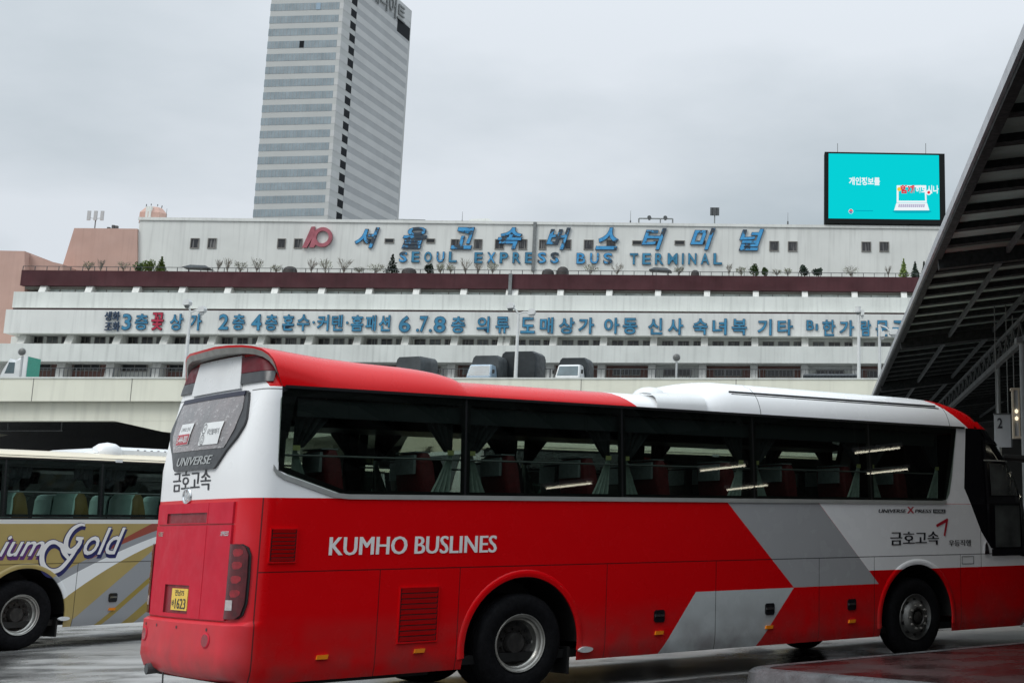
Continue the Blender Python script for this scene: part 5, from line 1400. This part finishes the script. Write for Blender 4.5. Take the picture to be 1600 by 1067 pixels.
# street lamps and mirrors
def lamp(u, vtop, y, arms, label):
    o = deck_thing('street_lamp', label, 'street lamp', u, y, 0, 'street lamps along the elevated roadway'); zt = V.z(vtop, y, u)-zdk; q = V.x(701,590,y)-V.x(700,590,y)
    b = MB(); b.tube((0,0,0),(0,0,zt),.13,.085,n=12); b.build('pole', MT['lamp_white'], o, 40)
    for du, dv, hw, kind in arms:
        ax, az = du*q, zt-dv*q
        if abs(du) > 2:
            a = MB(); a.path([(0,0,zt-.05),(ax*.45,0,zt+(az-zt)*.45+.05),(ax*.8,0,az)], .05, 8); a.build('arm', MT['lamp_white'], o, 40)
        h = MB()
        if kind == 'pan': h.lathe([(0,.22),(.2,.2),(hw*q*.8,.05),(hw*q,-.12),(hw*q*.9,-.2)], (ax,0,az), 'z', 18); 
        else:
            s_ = 1 if du > 0 else -1
            h.prism([(ax-hw*q,az-.08),(ax-hw*q*.6,az+.2),(ax+hw*q*.6,az+.22),(ax+hw*q,az+.05),(ax+hw*q*.8,az-.14),(ax-hw*q*.8,az-.18)], lambda a_, c, d: (a_, d, c), -.28, .28)
        ho = h.build('lamp_head', MT['lamp_white'], o, 30)
        g_ = MB(); g_.lathe([(hw*q*.8,-.19),(hw*q*.5,-.32),(0,-.36)], (ax,0,az), 'z', 14); g_.build('diffuser', MT['steel_mid'] if kind == 'pan' or du < 0 else MT['paper'], ho, 50)
lamp(288, 487, 1.2, ((-6,-14,5.5,'cobra'),(17.5,-3,5.5,'cobra')), 'white double armed street lamp left, standing above the red coach tail')
lamp(805.5, 489, 1.2, ((-13,-11,6,'cobra'),(21,-1,6,'cobra')), 'white double armed street lamp in front of the tall black truck body')
lamp(1342, 482, 1.2, ((-1,2,5.5,'pan'),(6,8,3,'cobra')), 'white street lamp with a pan shaped head near the canopy')
lamp(1374.5, 507, 2.5, ((24,13,8,'cobra'),(5,17,4,'cobra')), 'thin grey street lamp with a long arm and floodlight beside the canopy edge')
def mirror(u, v, r, y, label):
    o = deck_thing('traffic_mirror', label, 'mirror', u, y, 0, 'round traffic mirrors along the elevated roadway'); q = V.x(701,590,y)-V.x(700,590,y); z = V.z(v, y, u)-zdk; r *= q
    b = MB(); b.tube((0,.1,0),(0,.1,z),.07,n=10); b.build('post', MT['alu'], o, 40)
    b = MB(); b.lathe([(r,0),(r,-.03),(r*.86,-.02),(r*.9,.05),(0,.09)], (0,0,z), 'y', 28); b.build('rim', MT['alu'], o, 40)
    b = MB(); b.lathe([(r*.86,-.022),(r*.5,-.07),(0,-.09)], (0,0,z), 'y', 28); b.build('mirror_disc', MT['mirror_disc'], o, 60)
MT['mirror_disc'] = M('back of mirror', (.10,.105,.10), .4, var=.1)
mirror(30, 550, 6.3, .9, 'grey round traffic mirror beside the green cargo box')
mirror(1056.5, 559, 6.6, .9, 'grey round traffic mirror on a white post above the middle of the red coach')

# ------------------------------------------------------------------ office tower
tc0 = atY(511.6, 344, 428); er = Vector((.0527, 1, 0)).normalized(); el = Vector((-1, .0527, 0)).normalized()
tw = empty('office_tower', (tc0.x, tc0.y, 0), 0, 'tall pale office tower with grey glass bands rising behind the terminal', 'tower')
rot = Matrix(((-el.x, er.x, 0), (-el.y, er.y, 0), (0, 0, 1)))      # local x to the right, y away
tw.rotation_euler = (0, 0, math.atan2(-el.y, -el.x))
WL = (tc0 - atY(392, 344, 428.0)).length; DP = 52.6
def trow(v): return atY(511.6, v, 428).z
zb0 = trow(344); pitch_t = (trow(332.0+8.9) - trow(332.0+8.9+20.6))
ztop = atY(651, 17, 428+DP*.99).z
b = MB(); b.box(-WL, 0, 0, DP, 0, ztop); b.build('body', MT['tower_wall'], tw)
# floors: crop rows give a glass band about every 20.9 px near the foot
vb0 = 0+ (1000/2.963); z = trow(337.0); i = 0; fl_h = pitch_t*1.01
zz = z
while zz < ztop-4:
    g_ = MB(); g_.box(-WL-.05, -1.2, -.06, .3, zz, zz+fl_h*.56); g_.box(-WL-.08,-WL+.3,-.05,.4,zz,zz+fl_h*.56)
    wb = g_.build('window_band', MT['tower_glass'], tw)
    mu = MB()
    for k in range(1, 19): xx = -WL+(WL-1.2)*k/19; mu.box(xx-.05, xx+.05, -.11, -.055, zz, zz+fl_h*.56)
    mu.build('mullion', MT['tower_wall_d'], wb)
    s_ = MB(); s_.box(-1.1, .045, -.05, .02, zz+.1, zz+fl_h*.5)
    s_.box(-.02, .05, .0, 5.6, zz, zz+fl_h*.52); s_.box(-.02, .05, 9.6, DP-1.5, zz, zz+fl_h*.52); s_.build('light_panel', MT['tower_wall_l'], tw)
    d_ = MB(); d_.box(-.02, .052, 9.6, DP-1.5, zz+fl_h*.52, zz+fl_h*.985); d_.build('dark_panel', MT['tower_wall_d'], tw)
    k_ = MB(); k_.box(-.02, .07, 5.6, 9.6, zz+fl_h*.02, zz+fl_h*.60); k_.build('slot_window', MT['tower_black'], tw)
    zz += fl_h
ww = [(atY(559,25,428).z, -WL*.345)]
for v, f0, f1, mat in ((12, .63, .69, 'blue_cab'), (55, .44, .50, 'tower_black')):
    zq = trow(v+2); zfloor = z + math.floor((zq-z)/fl_h)*fl_h; p = MB(); p.box(-WL*(1-f0), -WL*(1-f1), -.16, -.12, zfloor+.05, zfloor+fl_h*.54); p.build('open_window', MT[mat], tw)
n_ = MB(); n_.box(0, .10, DP*.78, DP*.985, ztop-11.0, ztop-6.5); n_.build('louvre', MT['tower_black'], tw)
# crown strip and the sign near the top of the right face
cr_ = MB(); cr_.box(-.02, .075, 9.6, DP-.2, ztop-4.5, ztop-.1); cr_.build('crown_panel', MT['tower_wall_l'], tw)
t = MB(); put_text(t, '메리어트', DP*.52, 6.6, lambda a, b_, c: (.25+.3*c, DP*.62+a, ztop-4.4+b_), 0, 0, .0, .1); t.build('tower_lettering', MT['steel_mid'], tw)

# ------------------------------------------------------------------ canopy at the right
CE = Vector((1.10, 12.69, 5.8)); E1 = Vector((-.05756, .99834, 0)); E2 = Vector((.99834, .05756, 0)); RISE = .12
can = empty('platform_canopy', (CE.x, CE.y, 0), math.atan2(.05756, .99834), 'large dark sheet metal platform canopy on steel beams at right', 'canopy')
A0, A1, TW = -24, 58, 40     # along, across (local y along E1, x along E2)
zc_ = lambda t, d=0: 5.8 + RISE*t + d if t <= 14 else 5.8 + RISE*14 - RISE*.6*(t-14) + d
def corr():
    b = MB(); P = []
    ys = np.arange(A0, A1+.001, .2)
    for t in (0, 14, 27, TW): P.append([(t, float(y), zc_(t, .10+.018*(i % 2))) for i, y in enumerate(ys)])
    b.grid(P); P = [[(t, y, zc_(t, .22)) for y in (A0, A1)] for t in (0, 14, 27, TW)]; b.grid(P); return b
corr().build('roof_sheet', MT['sheet'], can)
pu = MB(); y = A0+.6; k = 0
while y < A1:
    for t0, t1 in ((.05,14),(14,27),(27,TW)):
        pu.bar((t0,y,zc_(t0,.055)),(t1,y,zc_(t1,.055)),.22,.09)
    y += 1.215
pu.build('purlins', MT['purlin'], can)
for t in (1.13, 2.12, 5.2, 8.4):
    b = MB(); b.bar((t,A0,zc_(t,-.045)),(t,A1,zc_(t,-.045)),.055,.09); b.build('beam', MT['steel_dark'], can)
for y in (0.2, 10.1, 20.5, 30.9, 41.3, 51.7, -9.7, -19.5):
    b = MB(); b.bar((.05,y,zc_(.05,-.10)),(14,y,zc_(14,-.10)),.20,.22); b.build('rafter', MT['purlin'], can)
b = MB(); b.box(-.05, -.012, A0, A1, 5.80, 5.93); b.build('edge_gutter', MT['fascia'], can)
b = MB(); b.box(-.012, .10, A0, A1, 5.74, 5.845); b.build('edge_beam', MT['purlin'], can)
# lattice girder on columns
gx = 2.12-.02; gz = 5.30
gi = MB(); y = A0
def gxz(t, z): return (t, y, z)
gi.bar((1.98,A0,5.06),(1.98,A1,5.06),.10,.10); gi.bar((1.98,A0,5.48),(1.98,A1,5.48),.07,.07)
yy = A0; k = 0
while yy < A1-.5:
    gi.bar((1.98,yy,5.06 if k % 2 else 5.48),(1.98,yy+.5,5.48 if k % 2 else 5.06),.035,.035); yy += .5; k += 1
gi.build('lattice_girder', MT['steel_dark'], can)
for t, y, r in ((1.98, 14.6, .085), (1.98, 31.0, .10), (1.98, 47, .10), (9.5, 14.6, .1), (9.5, 31, .1), (9.5, 0, .1), (1.98,-2, .09)):
    b = MB(); zt_ = 5.05 if t < 3 else zc_(t,-.2); b.tube((t,y,0),(t,y,zt_),r,n=14); b.box(t-.2,t+.2,y-.2,y+.2,0,.05); b.bar((t,y,zt_-.05),(t,y,zt_+.05),.3,.3) ; b.build('post', MT['steel_mid'], can, 40)
# thin standpipe farther back
p = atY(1560, 640, 40); b = MB(); o = b.tube((0,0,0),(0,0,6.0),.07,n=10); o = b.build('standpipe', MT['alu']); o.location = (p.x, p.y, 0); tag(o, 'thin pale pipe standing behind the gate number sign under the canopy', 'pipe')
# hanging gate number
gs = atY(1567, 672, 30.0); S_ = 30.0/CF
o = empty('gate_sign', tuple(gs), 0, 'pale hanging gate board with a black number 2 under the canopy', 'sign')
b = MB(); b.box(-13*S_, 13*S_, 0, .08, -26*S_, 24*S_); b.build('board', MT['sign_panel'], o)
b = MB(); b.box(-14*S_, 14*S_, -.02, .1, 24*S_, 26*S_); b.box(12.2*S_,14.5*S_,-.03,.1,-26*S_,24*S_); b.build('board_frame', MT['steel_dark'], o)
t = MB(); put_text(t, '2', 7*S_, 15*S_, lambda a, c, d: (-4.5*S_+a, -.012, 11*S_+c), 0, 0, .02); t.build('board_number', MT['ink'], o)
for sx in (-9, 9): b = MB(); b.tube((sx*S_,.04,26*S_),(sx*S_,.04,2.6),.012,n=6); b.build('hanger', MT['steel_mid'], o)
gs = atY(1596, 645, 29.0); S_ = 29.0/CF
o = empty('information_board', tuple(gs), 0, 'cream framed hanging information board at the right edge under the canopy', 'sign')
b = MB(); b.box(-13*S_,26*S_,0,.16,-37*S_,37*S_); b.build('board', MT['sign_panel'], o)
b = MB(); b.box(-16*S_,28*S_,-.05,.2,35*S_,38.5*S_); b.box(-14*S_,28*S_,-.05,.2,-39*S_,-36*S_); b.box(-14*S_,-11.5*S_,-.04,.18,-36*S_,35*S_); b.box(-5*S_,-2.5*S_,-.04,.18,-36*S_,35*S_); b.build('board_frame', MT['cream_frame'], o)
for zz in (2, -9):
    b = MB(); b.lathe([(0,-.04),(.03,-.02),(.035,.02),(0,.05)], (-8*S_,-.06,zz*S_), 'z', 10); b.build('bulb', emis('warm bulb', (1,.85,.6), 1.3), o, 40)
for sx in (-10, 20): b = MB(); b.tube((sx*S_,.08,38*S_),(sx*S_,.08,1.9),.012,n=6); b.build('hanger', MT['steel_mid'], o)

# waiting hall under the canopy: end wall behind, long front at right
wh = empty('waiting_hall', (CE.x, CE.y, 0), math.atan2(.05756, .99834), 'dark waiting hall with glazed doors beneath the canopy', 'building')
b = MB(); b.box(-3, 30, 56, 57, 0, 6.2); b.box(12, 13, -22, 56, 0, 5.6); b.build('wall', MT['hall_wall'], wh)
for i in range(9):
    y = -16 + i*7.6
    f_ = MB(); f_.box(11.9, 12.0, y, y+5.6, .0, .25); f_.box(11.9,12.0,y,y+5.6,2.75,2.95)
    for k in range(4): f_.box(11.9, 12.0, y+k*5.6/3-.05, y+k*5.6/3+.05, .25, 2.75)
    fo_ = f_.build('glazed_door', MT['steel_mid'], wh); p = MB(); p.add([(11.95,y,.25),(11.95,y+5.6,.25),(11.95,y+5.6,2.75),(11.95,y,2.75)], [(0,1,2,3)]); p.build('door_pane', MT['dark_win'], fo_)
TUBE = emis('fluorescent tube', (1,.95,.74), 8.0)
for i in range(12):
    y = -4 + i*2.9
    for t in (6.4, 9.4):
        o = empty('fluorescent_lamp', tuple(CE*1 + E1*y + E2*t + Vector((0,0,3.85-5.8))), math.atan2(.05756, .99834), 'lit fluorescent tube lamp hung under the canopy in a row', 'lamp', 'fluorescent lamps under the canopy')
        b = MB(); b.tube((0,-.42,0),(0,.42,0),.017,n=8); b.build('tube', TUBE, o)
        b = MB(); b.box(-.06,.06,-.47,.47,.03,.09); b.build('fitting', MT['alu'], o)
        b = MB(); b.tube((0,-.4,.09),(0,-.4,1.98+RISE*t),.008,n=5); b.tube((0,.4,.09),(0,.4,1.98+RISE*t),.008,n=5); b.build('hanger', MT['steel_mid'], o)
